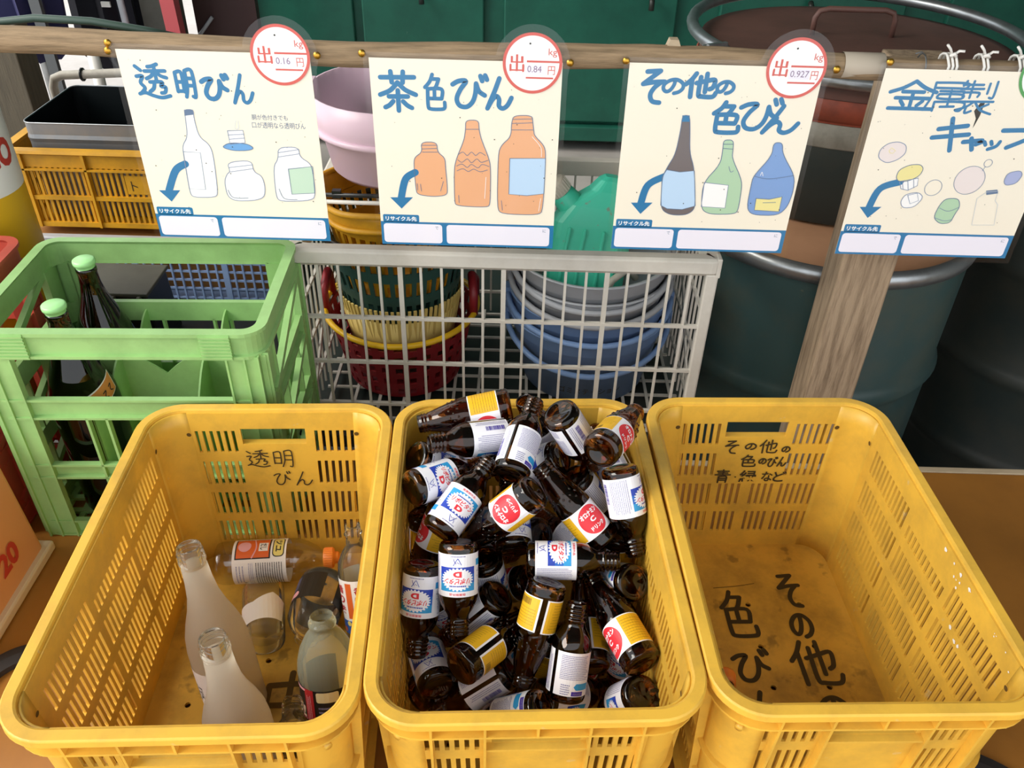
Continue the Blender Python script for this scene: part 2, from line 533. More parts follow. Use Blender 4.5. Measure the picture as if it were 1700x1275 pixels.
# ------------------------------------------------------------------ setting
GZ = -0.45
g = G()
g.rect(-9, -2.5, 7, 13)
struct(g.build('floor', CONC)).location = (0, 0, GZ)
g = G()
g.bx(-1.62, 4.2, -0.70, 4.9, 2.35, 2.43)  # unseen roof added to shade the back and hold off sky light
struct(g.build('unseen_shade_roof', ROOFM))
g = G()
g.bx(2.75, 2.83, 0.0, 4.6, GZ, 2.35)  # unseen wall added to keep light off the right side
struct(g.build('unseen_shade_wall', WALLM))

# low table carrying the yellow crates
t = empty('display_table', 'low brown-topped table with a pale wooden back edge under the three large yellow crates', 'table', (0, 0.45, 0))
g = G()
g.bx(-1.6, 1.5, -0.55, 0.770, -0.022, -0.0005)
g.build('table_top', BOARD, t, bevel=0.002)
g = G()
g.bx(-1.6, 1.5, 0.771, 0.786, -0.05, 0.0)
g.build('back_edge', PALE, t, bevel=0.002)
for x in (-1.5, 0.0, 1.4):
    for y in (-0.5, 0.7):
        g = G()
        g.bx(x - 0.03, x + 0.03, y - 0.03, y + 0.03, GZ - 0, -0.022)
        g.build('leg', PALE, t)

# low dark rack behind the table that carries the baskets and small crates
t = empty('storage_rack', 'dark low rack behind the table holding the grey mesh basket', 'rack', (-0.7, 1.7, 0))
g = G()
g.bx(-1.2, 1.04, -0.42, 0.52, -0.03, -0.001)
g.build('deck', STEELD, t)
for x in (-1.1, 0.95):
    for y in (-0.38, 0.48):
        g = G()
        g.bx(x - 0.02, x + 0.02, y - 0.02, y + 0.02, GZ, -0.03)
        g.build('leg', STEELD, t)

# ------------------------------------------------------------------ large yellow crates
CW, CL, CH = 0.1815, 0.26775, 0.305
def half(z):
    k = max(0.0, min(1.0, z / 0.30))
    return 0.1555 + 0.0105 * k, 0.2405 + 0.0120 * k
CR = 0.045
ROWS = [(0.045, 0.088), (0.103, 0.148), (0.165, 0.210), (0.228, 0.268)]

def crate_shell():
    g = G()
    sw = 0.0052
    short = [('a', -0.118 + 0.0108 * k) for k in range(6)] + [('m', -0.047 + 0.0108 * k) for k in range(4)] + [('m', 0.0093 + 0.0108 * k) for k in range(4)] + [('a', 0.0595 + 0.0108 * k) for k in range(6)]
    longs = [('a', -0.191 + 0.0106 * k) for k in range(12)] + [('m', -0.056 + 0.0106 * k) for k in range(11)] + [('a', 0.068 + 0.0106 * k) for k in range(12)]
    zed = sorted({0.0, 0.243, 0.272, 0.250, 0.300} | {z for r in ROWS for z in r})
    def wall(axis, sgn, slots):
        ts = []
        for kd, t in slots:
            ts.append((t - sw / 2, t + sw / 2, kd))
        ts.sort()
        hl = (0.1555 + 0.0105 - CR) if axis == 'y' else (0.2405 + 0.012 - CR)
        xs = {-hl, hl}
        for a, b, kd in ts:
            xs |= {a, b}
        if axis == 'y':
            xs |= {-0.048, 0.048}
        xs = sorted(xs)
        def P(t, z):
            a, b = half(z)
            s_ = ((a if axis == 'y' else b) - CR) / hl
            if axis == 'y':
                return (-sgn * t * s_, sgn * b, z)
            return (sgn * a, sgn * t * s_, z)
        vs = [P(t, z) for z in zed for t in xs]
        n = len(xs)
        fs = []
        for i in range(len(zed) - 1):
            zc = (zed[i] + zed[i + 1]) / 2
            for j in range(n - 1):
                tc = (xs[j] + xs[j + 1]) / 2
                hole = False
                for q, (z0, z1) in enumerate(ROWS):
                    if z0 < zc < z1:
                        for a, b, kd in ts:
                            if a < tc < b:
                                if kd == 'a' or q < 2:
                                    hole = True
                                elif axis == 'x' and (q == 2 or zc < 0.250):
                                    hole = True
                if axis == 'y' and 0.243 < zc < 0.272 and abs(tc) < 0.048:
                    hole = True
                if not hole:
                    fs.append((i * n + j, i * n + j + 1, (i + 1) * n + j + 1, (i + 1) * n + j))
        g.add(vs, fs, 0)
    for sg in (1, -1):
        wall('y', sg, short)
        wall('x', sg, longs)
    for sx, sy, t0 in ((1, 1, 0), (-1, 1, 90), (-1, -1, 180), (1, -1, 270)):
        vs, K = [], 8
        for z in zed:
            a, b = half(z)
            for k in range(K + 1):
                t = radians(t0 + 90 * k / K)
                vs.append((sx * (a - CR) + CR * cos(t), sy * (b - CR) + CR * sin(t), z))
        fs = [(i * (K + 1) + k, i * (K + 1) + k + 1, (i + 1) * (K + 1) + k + 1, (i + 1) * (K + 1) + k) for i in range(len(zed) - 1) for k in range(K)]
        g.add(vs, fs, 0, True)
    return g

def crate_floor():
    g = G()
    a, b = half(0.012)
    a -= 0.001
    b -= 0.001
    hx = [-0.1, -0.002, 0.080]
    hy = [-0.19, -0.115, -0.039, 0.031, 0.11, 0.19]
    hs = 0.006
    xs = sorted([-a, -a + CR, a - CR, a] + [v + s for v in hx for s in (-hs, hs)])
    ys = sorted([-b, -b + CR, b - CR, b] + [v + s for v in hy for s in (-hs, hs)])
    for i in range(len(xs) - 1):
        for j in range(len(ys) - 1):
            x0, x1, y0, y1 = xs[i], xs[i + 1], ys[j], ys[j + 1]
            cx, cy = (x0 + x1) / 2, (y0 + y1) / 2
            if abs(cx) > a - CR and abs(cy) > b - CR:
                continue
            if any(abs(cx - h) < 1e-4 for h in hx) and any(abs(cy - h) < 1e-4 for h in hy):
                sq, oc = [], []
                for k in range(8):
                    t = 2 * pi * k / 8
                    q = max(abs(cos(t)), abs(sin(t)))
                    sq.append((cx + hs * cos(t) / q, cy + hs * sin(t) / q, 0.012))
                    oc.append((cx + 0.0045 * cos(t), cy + 0.0045 * sin(t), 0.012))
                g.add(sq + oc, [(k, (k + 1) % 8, 8 + (k + 1) % 8, 8 + k) for k in range(8)])
            else:
                g.rect(x0, y0, x1, y1, 0.012)
    for sx, sy, t0 in ((1, 1, 0), (-1, 1, 90), (-1, -1, 180), (1, -1, 270)):
        c = (sx * (a - CR), sy * (b - CR))
        arc = [(c[0] + CR * cos(radians(t0 + 15 * k)), c[1] + CR * sin(radians(t0 + 15 * k)), 0.012) for k in range(7)]
        g.add([(c[0], c[1], 0.012)] + arc, [(0, k, k + 1) for k in range(1, 7)])
    return g

def crate_rim():
    g = G()
    p = rrect(CW, CL, 0.058, 10)
    prof = [(-0.0165, 0.299), (-0.0155, 0.3035), (-0.013, 0.305), (-0.002, 0.305), (0, 0.3035), (0.0005, 0.294), (-0.0025, 0.294), (-0.004, 0.299)]
    g.sweep(prof[::-1], p, 0, False)
    return g

def crate_ribs():
    g = G()
    a, b = half(0.27)
    p = rrect(a, b, CR, 8)
    for z, o in ((0.271, 0.0115), (0.156, 0.006), (0.095, 0.006), (0.008, 0.010)):
        a2, b2 = half(z)
        g.sweep([(-0.001, z - 0.0015), (o, z - 0.0015), (o, z + 0.0015), (-0.001, z + 0.0015)], rrect(a2, b2, CR, 8))
    # vertical ribs on the four sides
    for sg in (1, -1):
        for t in (-0.126, -0.0545, 0.0545, 0.126):
            t2 = max(-0.11, min(0.11, t)) if abs(t) > 0.12 else t
            for z0, z1, o0, o1 in ((0.271, 0.2995, 0.0115, 0.0125), (0.008, 0.271, 0.008, 0.0115)):
                y0, y1 = half(z0)[1], half(z1)[1]
                vs = []
                for tt in (t2 - 0.0014, t2 + 0.0014):
                    vs += [(tt, sg * (y0 - 0.0005), z0), (tt, sg * (y0 + o0), z0), (tt, sg * (y1 + o1), z1), (tt, sg * (y1 - 0.0005), z1)]
                g.add(vs, [(0, 1, 2, 3), (7, 6, 5, 4), (0, 4, 5, 1), (1, 5, 6, 2), (2, 6, 7, 3), (3, 7, 4, 0)])
        y1 = half(0.29)[1]
        g.bx(-0.0014, 0.0014, sg * y1, sg * (y1 + 0.0118), 0.271, 0.2995)
        yb = half(0.24)[1]
        g.bx(-0.0545, 0.0545, sg * yb, sg * (yb + 0.009), 0.239, 0.2425)
        for t in (-0.20, -0.0625, 0.0625, 0.20):
            for z0, z1, o0, o1 in ((0.271, 0.2995, 0.0115, 0.0125), (0.008, 0.271, 0.008, 0.0115)):
                x0, x1 = half(z0)[0], half(z1)[0]
                vs = []
                for tt in (t - 0.0014, t + 0.0014):
                    vs += [(sg * (x0 - 0.0005), tt, z0), (sg * (x0 + o0), tt, z0), (sg * (x1 + o1), tt, z1), (sg * (x1 - 0.0005), tt, z1)]
                g.add(vs, [(0, 1, 2, 3), (7, 6, 5, 4), (0, 4, 5, 1), (1, 5, 6, 2), (2, 6, 7, 3), (3, 7, 4, 0)])
    # pegs at the four corners
    for sx in (1, -1):
        for sy in (1, -1):
            t = atan2(sy * 0.9, sx * 0.6)
            c = V((sx * (half(.25)[0] - CR), sy * (half(.25)[1] - CR), 0.252))
            d = V((cos(t), sin(t), 0))
            g.tube([c + d * (CR - 0.001), c + d * (CR + 0.006)], 0.0045, 10)
    return g

def crate_holes():
    """small round fixing holes beside the slots, their shade painted as dark discs, rims on the inner faces"""
    g = G()
    for sg in (1, -1):
        for t in (-.126, .126):
            y = half(.262)[1] - .0042
            T = TR(t * .98, sg * y, .262) @ M4.Rotation(sg * pi / 2, 4, 'X')
            g.disc(0, 0, .0036, 0, 0, 14, T)
            g.ring(0, 0, .0036, .0046, .0002, 1, 14, T)
            x = half(.262)[0] - .0042
            T = TR(sg * x, t * 1.66, .262) @ M4.Rotation(-sg * pi / 2, 4, 'Y')
            g.disc(0, 0, .0036, 0, 0, 14, T)
            g.ring(0, 0, .0036, .0046, .0002, 1, 14, T)
    return g

def back_T(z0=0.0):
    """plane of the inner face of the far short wall: x right, y up the wall"""
    b0, b1 = half(0.0)[1], half(0.30)[1]
    lean = atan2(b1 - b0, 0.30)
    return TR(0, b0 - 0.0046, 0) @ M4.Rotation(pi / 2 - lean, 4, 'X')

def build_crate(label, loc, rz, marks):
    r = empty('bottle_crate', label, 'crate', loc, rz, 'large yellow crates in a row')
    crate_shell().build('wall', YEL, r, solid=0.0034)
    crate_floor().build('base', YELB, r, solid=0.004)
    crate_rim().build('rim', YEL, r, bevel=0.001)
    crate_ribs().build('outer_rib', YEL, r)
    crate_holes().build('hole_shade_disc', [INK2, YEL], r)
    for where, fn in marks:
        g = G()
        fn(g)
        o = g.build(where, [INK, INK2], r)
        o['label'] = 'brown-black marker handwriting'
    return r

def marks_left(g):
    T = back_T()
    for ch, x0, y0, x1, y1 in (('透', -.046, .200, -.012, .233), ('明', -.006, .199, .024, .232), ('び', -.010, .163, .016, .191), ('ん', .022, .162, .049, .190)):
        g.strokes(ch, x0, y0, x1, y1, 0.0021, 0, 0, T)

def marks_left_base(g):
    T = TR(0, 0, 0.0126)
    for ch, x0, y0, x1, y1 in (('日', -.005, -.165, .065, -.085), ('中', .0, -.075, .075, .01)):
        g.strokes(ch, x0, y0, x1, y1, 0.009, 0, 1, T)

def marks_right(g):
    T = back_T()
    for ch, x0, y0, x1, y1 in (('そ', -.046, .211, -.022, .237), ('の', -.013, .219, .005, .232), ('他', .010, .212, .039, .238), ('の', .046, .214, .059, .226),
                               ('色', -.016, .184, .010, .208), ('の', .014, .190, .026, .202), ('び', .028, .184, .043, .204), ('ん', .044, .185, .058, .204),
                               ('青', -.052, .151, -.026, .178), ('緑', -.012, .152, .016, .177), ('な', .024, .154, .042, .174), ('ど', .043, .153, .064, .175)):
        g.strokes(ch, x0, y0, x1, y1, 0.0027, 0, 0, T)
    g.disc(-.018, .163, .0014, 0, 0, 8, T)

def marks_right_base(g, col=0):
    T = TR(0, 0, 0.0126)
    for ch, x0, y0, x1, y1 in ((('そ', .052, .105, .092, .172), ('の', .054, .047, .088, .094), ('他', .036, -.036, .108, .040), ('の', .05, -.11, .1, -.05)),
                               (('色', -.050, .046, .003, .136), ('び', -.052, -.030, .004, .026), ('ん', -.048, -.11, .0, -.045)))[col]:
        g.strokes(ch, x0, y0, x1, y1, 0.0072, 0, 0, T)
    if col:
        g.ribbon([(-.05, .143), (-.01, .147), (.018, .152)], .0012, 0, 1, T)

PL, PM, PR = (-.3405, .7217), (.0233, .7502), (.3895, .7701)
cl = build_crate('large yellow plastic crate on the left of three, holding a few clear and frosted bottles', (*PL, 0), radians(3.109), [('wall_writing', marks_left), ('base_writing', marks_left_base)])
cm = build_crate('large yellow plastic crate in the middle of three, heaped with small brown bottles', (*PM, 0), radians(2.962), [])
cr = build_crate('large yellow plastic crate on the right, nearly empty, with big handwriting on its base', (*PR, 0), radians(2.352), [('wall_writing', marks_right), ('base_writing', marks_right_base), ('base_writing', lambda g: marks_right_base(g, 1))])
g = G()
rnd = random.Random(11)
for k in range(46):
    y, z = rnd.gauss(-.12, .045), min(.292, max(.17, rnd.gauss(.255, .035)))
    if any(a - .002 < z < b + .002 for a, b in ROWS):
        continue
    rr_ = rnd.choice((.0008, .0012, .0018, .003))
    pts = [(rr_ * rnd.uniform(.6, 1.3) * cos(2 * pi * j / 9), rr_ * rnd.uniform(.6, 1.3) * sin(2 * pi * j / 9)) for j in range(9)]
    g.fill(pts, .0002, 0, TR(half(z)[0] - .0040, y, z) @ M4.Rotation(-pi / 2, 4, 'Y'))
g.build('paint_spatter', WHITE, cr)

PILE = [
 ('O',[-0.0008,0.9618,0.3355],[-0.972,-0.163,-0.171],65,'a1'),
 ('L',[0.0023,0.9172,0.3169],[-0.929,-0.349,0.121],-125,'a2'),
 ('L',[0.0009,0.8245,0.3242],[0.262,0.905,0.336],-135,'a3'),
 ('L',[0.0625,0.9622,0.2426],[-0.373,-0.109,0.921],150,'a3b'),
 ('L',[0.0632,0.8854,0.3851],[0.466,0.11,-0.878],-120,'a4'),
 ('O',[0.1152,0.8279,0.368],[0.45,0.872,-0.194],35,'a5'),
 ('L',[0.144,0.839,0.3323],[0.228,-0.52,-0.823],-75,'a6'),
 ('O',[0.1291,0.7889,0.2402],[-0.661,0.448,0.602],-15,'a7'),
 ('O',[0.034,0.7941,0.3282],[-0.704,-0.087,-0.705],0,'a8'),
 ('L',[-0.1304,0.8151,0.3041],[0.759,0.626,-0.181],5,'a9'),
 ('L',[-0.0905,0.7648,0.2755],[0.531,0.754,0.385],8,'a10'),
 ('L',[-0.0617,0.7395,0.2891],[0.023,-0.568,-0.823],3,'a11'),
 ('L',[-0.1066,0.734,0.2533],[-0.052,-0.554,-0.831],-12,'a12'),
 ('O',[-0.0838,0.8267,0.2638],[-0.317,-0.375,-0.871],20,'a13'),
 ('L',[0.0248,0.7523,0.2437],[1.0,-0.006,0.027],-40,'a14'),
 ('O',[0.052,0.7105,0.2526],[-0.225,-0.566,-0.793],180,'a15'),
 ('L',[0.076,0.6192,0.1404],[0.112,0.6,0.792],-140,'a16'),
 ('O',[-0.0546,0.6237,0.1906],[0.645,0.749,-0.155],172,'a17'),
 ('O',[0.1688,0.6265,0.2029],[-0.407,0.909,0.086],-55,'a18'),
 ('L',[0.1654,0.7328,0.2277],[-0.352,0.633,-0.69],120,'a19'),
 ('L',[0.1693,0.6059,0.1742],[-0.272,0.387,-0.881],-30,'a20'),
 ('L',[0.0468,0.6361,0.1146],[0.808,0.421,-0.412],90,'a21'),
 ('L',[0.0492,0.5954,0.1546],[-0.783,0.154,-0.603],-140,'a22'),
 ('L',[0.0078,0.6614,0.1391],[-0.811,-0.232,-0.538],180,'a23'),
 ('L',[-0.115,0.6581,0.082],[0.722,0.618,-0.311],20,'a24'),
 ('L',[-0.0829,0.6366,0.131],[-0.337,0.932,-0.133],0,'a25'),
 ('L',[-0.0084,0.7251,0.2057],[-0.616,-0.008,-0.788],175,'a26'),
 ('L',[0.0093,0.7793,0.2301],[-0.094,0.938,0.333],30,'a27'),
 ('L',[0.12,0.7968,0.2036],[-0.595,0.788,-0.155],90,'a28'),
 ('O',[0.1124,0.6599,0.1444],[-0.072,0.971,0.227],180,'a29'),
 ('L',[0.0882,0.8664,0.2875],[0.549,0.037,-0.835],-100,'a30'),
 ('L',[0.0724,0.8954,0.2985],[-0.72,0.321,-0.615],40,'a31'),
 ('L',[-0.0026,0.8988,0.2074],[0.788,0.603,-0.12],20,'a32'),
 ('L',[-0.1325,0.8876,0.2968],[0.687,0.345,-0.64],0,'a33'),
 ('O',[-0.1174,0.8562,0.2195],[0.024,-0.248,-0.968],120,'a34'),
 ('O',[0.0631,0.6973,0.1643],[-0.269,-0.096,-0.958],90,'a35'),
 ('L',[-0.0777,0.7951,0.1798],[0.74,0.567,-0.362],90,'a37'),
 ('L',[-0.0316,0.7723,0.2233],[0.168,0.042,-0.985],-90,'a38'),
 ('L',[0.1578,0.8774,0.2662],[-0.26,0.965,0.013],-120,'a39'),
 ('L',[0.1683,0.7406,0.1495],[-0.735,0.252,-0.63],60,'a40'),
 ('O',[0.1547,0.8331,0.2185],[-0.028,-0.038,-0.999],60,'a41'),
 ('L',[-0.1315,0.8958,0.2291],[0.736,0.293,-0.61],90,'a42'),
 ('L',[0.1096,0.8879,0.195],[0.327,-0.179,-0.928],90,'a43'),
 ('L',[-0.0141,0.9063,0.2707],[-0.743,0.666,0.069],90,'a44'),
 ('O',[0.0325,0.8015,0.1447],[-0.749,0.272,-0.604],60,'a45'),
 ('L',[0.1616,0.6908,0.1702],[-0.051,0.129,-0.99],30,'a46'),
 ('L',[-0.0148,0.7059,0.1414],[0.222,0.027,-0.975],30,'a47'),
 ('L',[-0.0986,0.7568,0.1675],[0.396,0.108,-0.912],30,'a48'),
 ('O',[0.0451,0.8217,0.2149],[-0.585,0.644,-0.493],30,'a49'),
 ('O',[0.0716,0.6993,0.0773],[0.727,0.563,-0.393],30,'a51'),
]

# ------------------------------------------------------------------ small brown bottles
AMB = glass('amber_glass', (0.27, 0.092, 0.017, 1), 0.02)
LABW = mat('white_label_paper', '#f3f1f6', 0.45)
LRED = mat('label_red', '#e0303c', 0.45)
LB1 = mat('label_deep_blue', '#1f3fae', 0.45)
LB2 = mat('label_mid_blue', '#1a66c2', 0.45)
LCY = mat('label_cyan', '#2a9ad6', 0.45)
LPU = mat('label_purple', '#3a1fa0', 0.45)
LYE = mat('label_yellow', '#e9b41f', 0.45)
LTX = mat('label_fine_print', '#8f8cb4', 0.5)
LTY = mat('label_dark_print', '#8a6d25', 0.5)
LABM = [LABW, LRED, LB1, LB2, LCY, LPU, LYE, LTX, LTY]

def prof_low():
    o = [(0.0001, 0.003), (0.014, 0.002), (0.0175, 0.0), (0.0215, 0.0008), (0.0238, 0.003), (0.0245, 0.0065), (0.0247, 0.010), (0.0247, 0.0655),
         (0.0241, 0.0715), (0.0222, 0.078), (0.0192, 0.0838), (0.0162, 0.0883), (0.0142, 0.0915), (0.0132, 0.095), (0.0132, 0.0985), (0.0145, 0.0995), (0.0145, 0.1015), (0.0128, 0.1025)]
    for k in range(3):
        z = 0.1045 + 0.0048 * k
        o += [(0.0127, z), (0.0138, z + 0.0012), (0.0138, z + 0.002), (0.0127, z + 0.0032)]
    o += [(0.0126, 0.1195), (0.0122, 0.121), (0.0108, 0.121)]
    i = [(0.0100, 0.1195), (0.0102, 0.098), (0.0112, 0.0925), (0.0160, 0.0855), (0.0198, 0.0775), (0.0218, 0.070), (0.0222, 0.064), (0.0222, 0.010), (0.0200, 0.0065), (0.0001, 0.0060)]
    return o + i

def prof_tall():
    o = [(0.0001, 0.003), (0.014, 0.002), (0.018, 0.0), (0.022, 0.0008), (0.0242, 0.003), (0.0250, 0.0052), (0.0243, 0.0074), (0.0251, 0.0096), (0.0243, 0.0118), (0.0250, 0.0140), (0.0246, 0.0160),
         (0.0246, 0.061), (0.0249, 0.0635), (0.0246, 0.068), (0.0232, 0.078), (0.0208, 0.090), (0.0182, 0.102), (0.0158, 0.112), (0.0143, 0.1175), (0.0143, 0.1195), (0.0132, 0.1205)]
    for k in range(2):
        z = 0.1222 + 0.0044 * k
        o += [(0.0131, z), (0.0142, z + 0.0012), (0.0142, z + 0.0019), (0.0131, z + 0.003)]
    o += [(0.0130, 0.1335), (0.0126, 0.135), (0.0112, 0.135)]
    i = [(0.0104, 0.1335), (0.0108, 0.119), (0.0134, 0.111), (0.0160, 0.101), (0.0188, 0.089), (0.0212, 0.077), (0.0224, 0.066), (0.0224, 0.016), (0.0205, 0.0075), (0.0001, 0.0065)]
    return o + i

def wrap(g, R, name, parent, mats):
    """bend a flat label (x around, y up, z = layer) round a bottle of radius R"""
    me = bpy.data.meshes.new(name)
    me.from_pydata([tuple(p) for p in g.v], [], g.f)
    me.polygons.foreach_set('material_index', g.m)
    bm = bmesh.new()
    bm.from_mesh(me)
    x = -0.084
    while x < 0.084:
        bmesh.ops.bisect_plane(bm, geom=bm.verts[:] + bm.edges[:] + bm.faces[:], plane_co=(x, 0, 0), plane_no=(1, 0, 0), dist=1e-6)
        x += 0.004
    for v in bm.verts:
        a = v.co.x / R
        r = R + v.co.z
        v.co = V((r * sin(a), -r * cos(a), v.co.y))
    bm.to_mesh(me)
    bm.free()
    for q in mats:
        me.materials.append(q)
    o = bpy.data.objects.new(name, me)
    COL.objects.link(o)
    o.parent = parent
    return o

def dashes(g, x0, y0, x1, y1, rows, m, z, rnd, vertical=False, th=0.45):
    """unreadably small print: rows of short dashes"""
    step = (y1 - y0) / rows if not vertical else (x1 - x0) / rows
    for k in range(rows):
        p = 0.0
        ln = (x1 - x0) if not vertical else (y1 - y0)
        while p < ln * rnd.uniform(0.8, 1.0):
            d = rnd.uniform(0.0006, 0.0022)
            e = min(p + d, ln)
            if not vertical:
                g.rect(x0 + p, y0 + step * k, x0 + e, y0 + step * (k + th), z, m)
            else:
                g.rect(x0 + step * k, y0 + p, x0 + step * (k + th), y0 + e, z, m)
            p = e + 0.0005

def barcode(g, x0, y0, x1, y1, m, z, rnd, vertical=False):
    p = x0 if not vertical else y0
    end = x1 if not vertical else y1
    while p < end:
        d = rnd.choice((0.0003, 0.0005, 0.0008))
        if not vertical:
            g.rect(p, y0, min(p + d, end), y1, z, m)
        else:
            g.rect(x0, p, x1, min(p + d, end), z, m)
        p += d + rnd.choice((0.0003, 0.0006))

def label_low(parent):
    rnd = random.Random(5)
    g = G()
    R = 0.0248
    W = pi * R * 0.965
    g.rect(-W, 0.0115, W, 0.0645, 0.0001, 0)
    z1, z2, z3 = 0.00022, 0.00034, 0.00046
    sx = 0.0235
    g.rect(-sx, 0.0275, sx, 0.0365, z1, 2)
    g.rect(-sx, 0.0365, sx, 0.0475, z1, 3)
    g.rect(-sx, 0.0475, sx, 0.0575, z1, 4)
    pts = []
    for k in range(26):
        t = 2 * pi * k / 26
        dt = 2 * pi / 26
        for f, q in ((0.0, 0.885), (0.18, 0.885), (0.30, 1.0), (0.70, 1.0), (0.82, 0.885)):
            pts.append((0.0212 * q * cos(t + dt * f), 0.0425 + 0.0143 * q * sin(t + dt * f)))
    g.fill(pts, z2, 0)
    g.text('リポビタン', -0.0165, 0.0412, 0.0165, 0.0485, z3, 1, 0.03, None, 0.18)
    g.text('D', -0.0055, 0.0325, 0.0052, 0.0398, z3, 1, 0.06)
    dashes(g, -0.011, 0.0500, 0.011, 0.0518, 1, 2, z3, rnd, th=0.9)
    g.text('医薬部外品', -0.010, 0.0595, 0.010, 0.0625, z3, 1, 0.01)
    g.ribbon([(-.0048, .0242), (-.001, .0170), (.0005, .0178), (.0050, .0250)], 0.0007, z3, 2)
    g.ribbon([(.0015, .0232), (.0040, .0195), (.0046, .0170)], 0.0006, z3, 5)
    g.ribbon([(-.0025, .0228), (.0005, .0212)], 0.0005, z3, 5)
    dashes(g, -0.010, 0.0135, 0.010, 0.0149, 1, 7, z3, rnd, th=0.9)
    # panel right of the seam
    dashes(g, -0.069, 0.032, -0.028, 0.062, 14, 7, z3, rnd)
    g.fill([(-.050, .0235), (-.0465, .0275), (-.027, .0275), (-.027, .0195), (-.0465, .0195)], z2, 4)
    g.rect(-0.052, 0.0125, -0.036, 0.0178, z2, 5)
    dashes(g, -0.050, 0.0138, -0.038, 0.0166, 2, 7, z3, rnd)
    dashes(g, -0.066, 0.0135, -0.055, 0.027, 5, 7, z3, rnd)
    # panel left of the seam
    dashes(g, 0.027, 0.014, 0.052, 0.062, 10, 7, z3, rnd, True, 0.35)
    barcode(g, 0.057, 0.018, 0.0635, 0.045, 5, z3, rnd, True)
    dashes(g, 0.0665, 0.014, 0.0735, 0.060, 3, 7, z3, rnd, True, 0.4)
    return wrap(g, R, 'label', parent, LABM)

def label_tall(parent):
    rnd = random.Random(9)
    g = G()
    R = 0.0247
    W = pi * R * 0.955
    g.rect(-W, 0.0178, W, 0.0602, 0.0001, 0)
    z1, z2 = 0.00022, 0.00036
    for sg in (1, -1):
        x0, x1 = sorted((sg * 0.0245, sg * 0.0715))
        g.rect(x0, 0.0192, x1, 0.0588, z1, 6)
    g.disc(0, 0.039, 0.0198, z1, 1, 40)
    g.text('オロナミン', -0.0145, 0.0445, 0.0145, 0.0520, z2, 0, 0.05)
    g.text('C', -0.0040, 0.0355, 0.0040, 0.0425, z2, 0, 0.05)
    g.text('ドリンク', -0.0105, 0.0255, 0.0105, 0.0315, z2, 0, 0.05)
    dashes(g, 0.0265, 0.023, 0.069, 0.056, 9, 8, z2, rnd, False, 0.13)
    dashes(g, -0.069, 0.034, -0.0265, 0.056, 6, 8, z2, rnd, False, 0.13)
    barcode(g, -0.060, 0.0215, -0.040, 0.0295, 8, z2, rnd)
    return wrap(g, R, 'label', parent, LABM)

def proto_low():
    r = empty('brown_bottle', 'small brown glass bottle', 'bottle')
    G().lathe(prof_low(), 30).build('body', AMB, r)
    label_low(r)
    return r

def proto_tall():
    r = empty('brown_bottle', 'small brown glass bottle', 'bottle')
    g = G().lathe(prof_tall(), 30)
    for q, (rr, z) in enumerate(((0.0236, 0.0755), (0.0224, 0.0818), (0.0211, 0.0882))):
        for k in range(13):
            t = 2 * pi * (k + 0.5 * (q % 2)) / 13
            T = TR(rr * cos(t), rr * sin(t), z) @ RZ(t) @ M4.Rotation(pi / 2, 4, 'Y')
            g.lathe([(0.0019, -0.0004), (0.0016, 0.0006), (0.0008, 0.0011), (0.0, 0.0012)], 8, 0, T)
    g.build('body', AMB, r)
    label_tall(r)
    return r

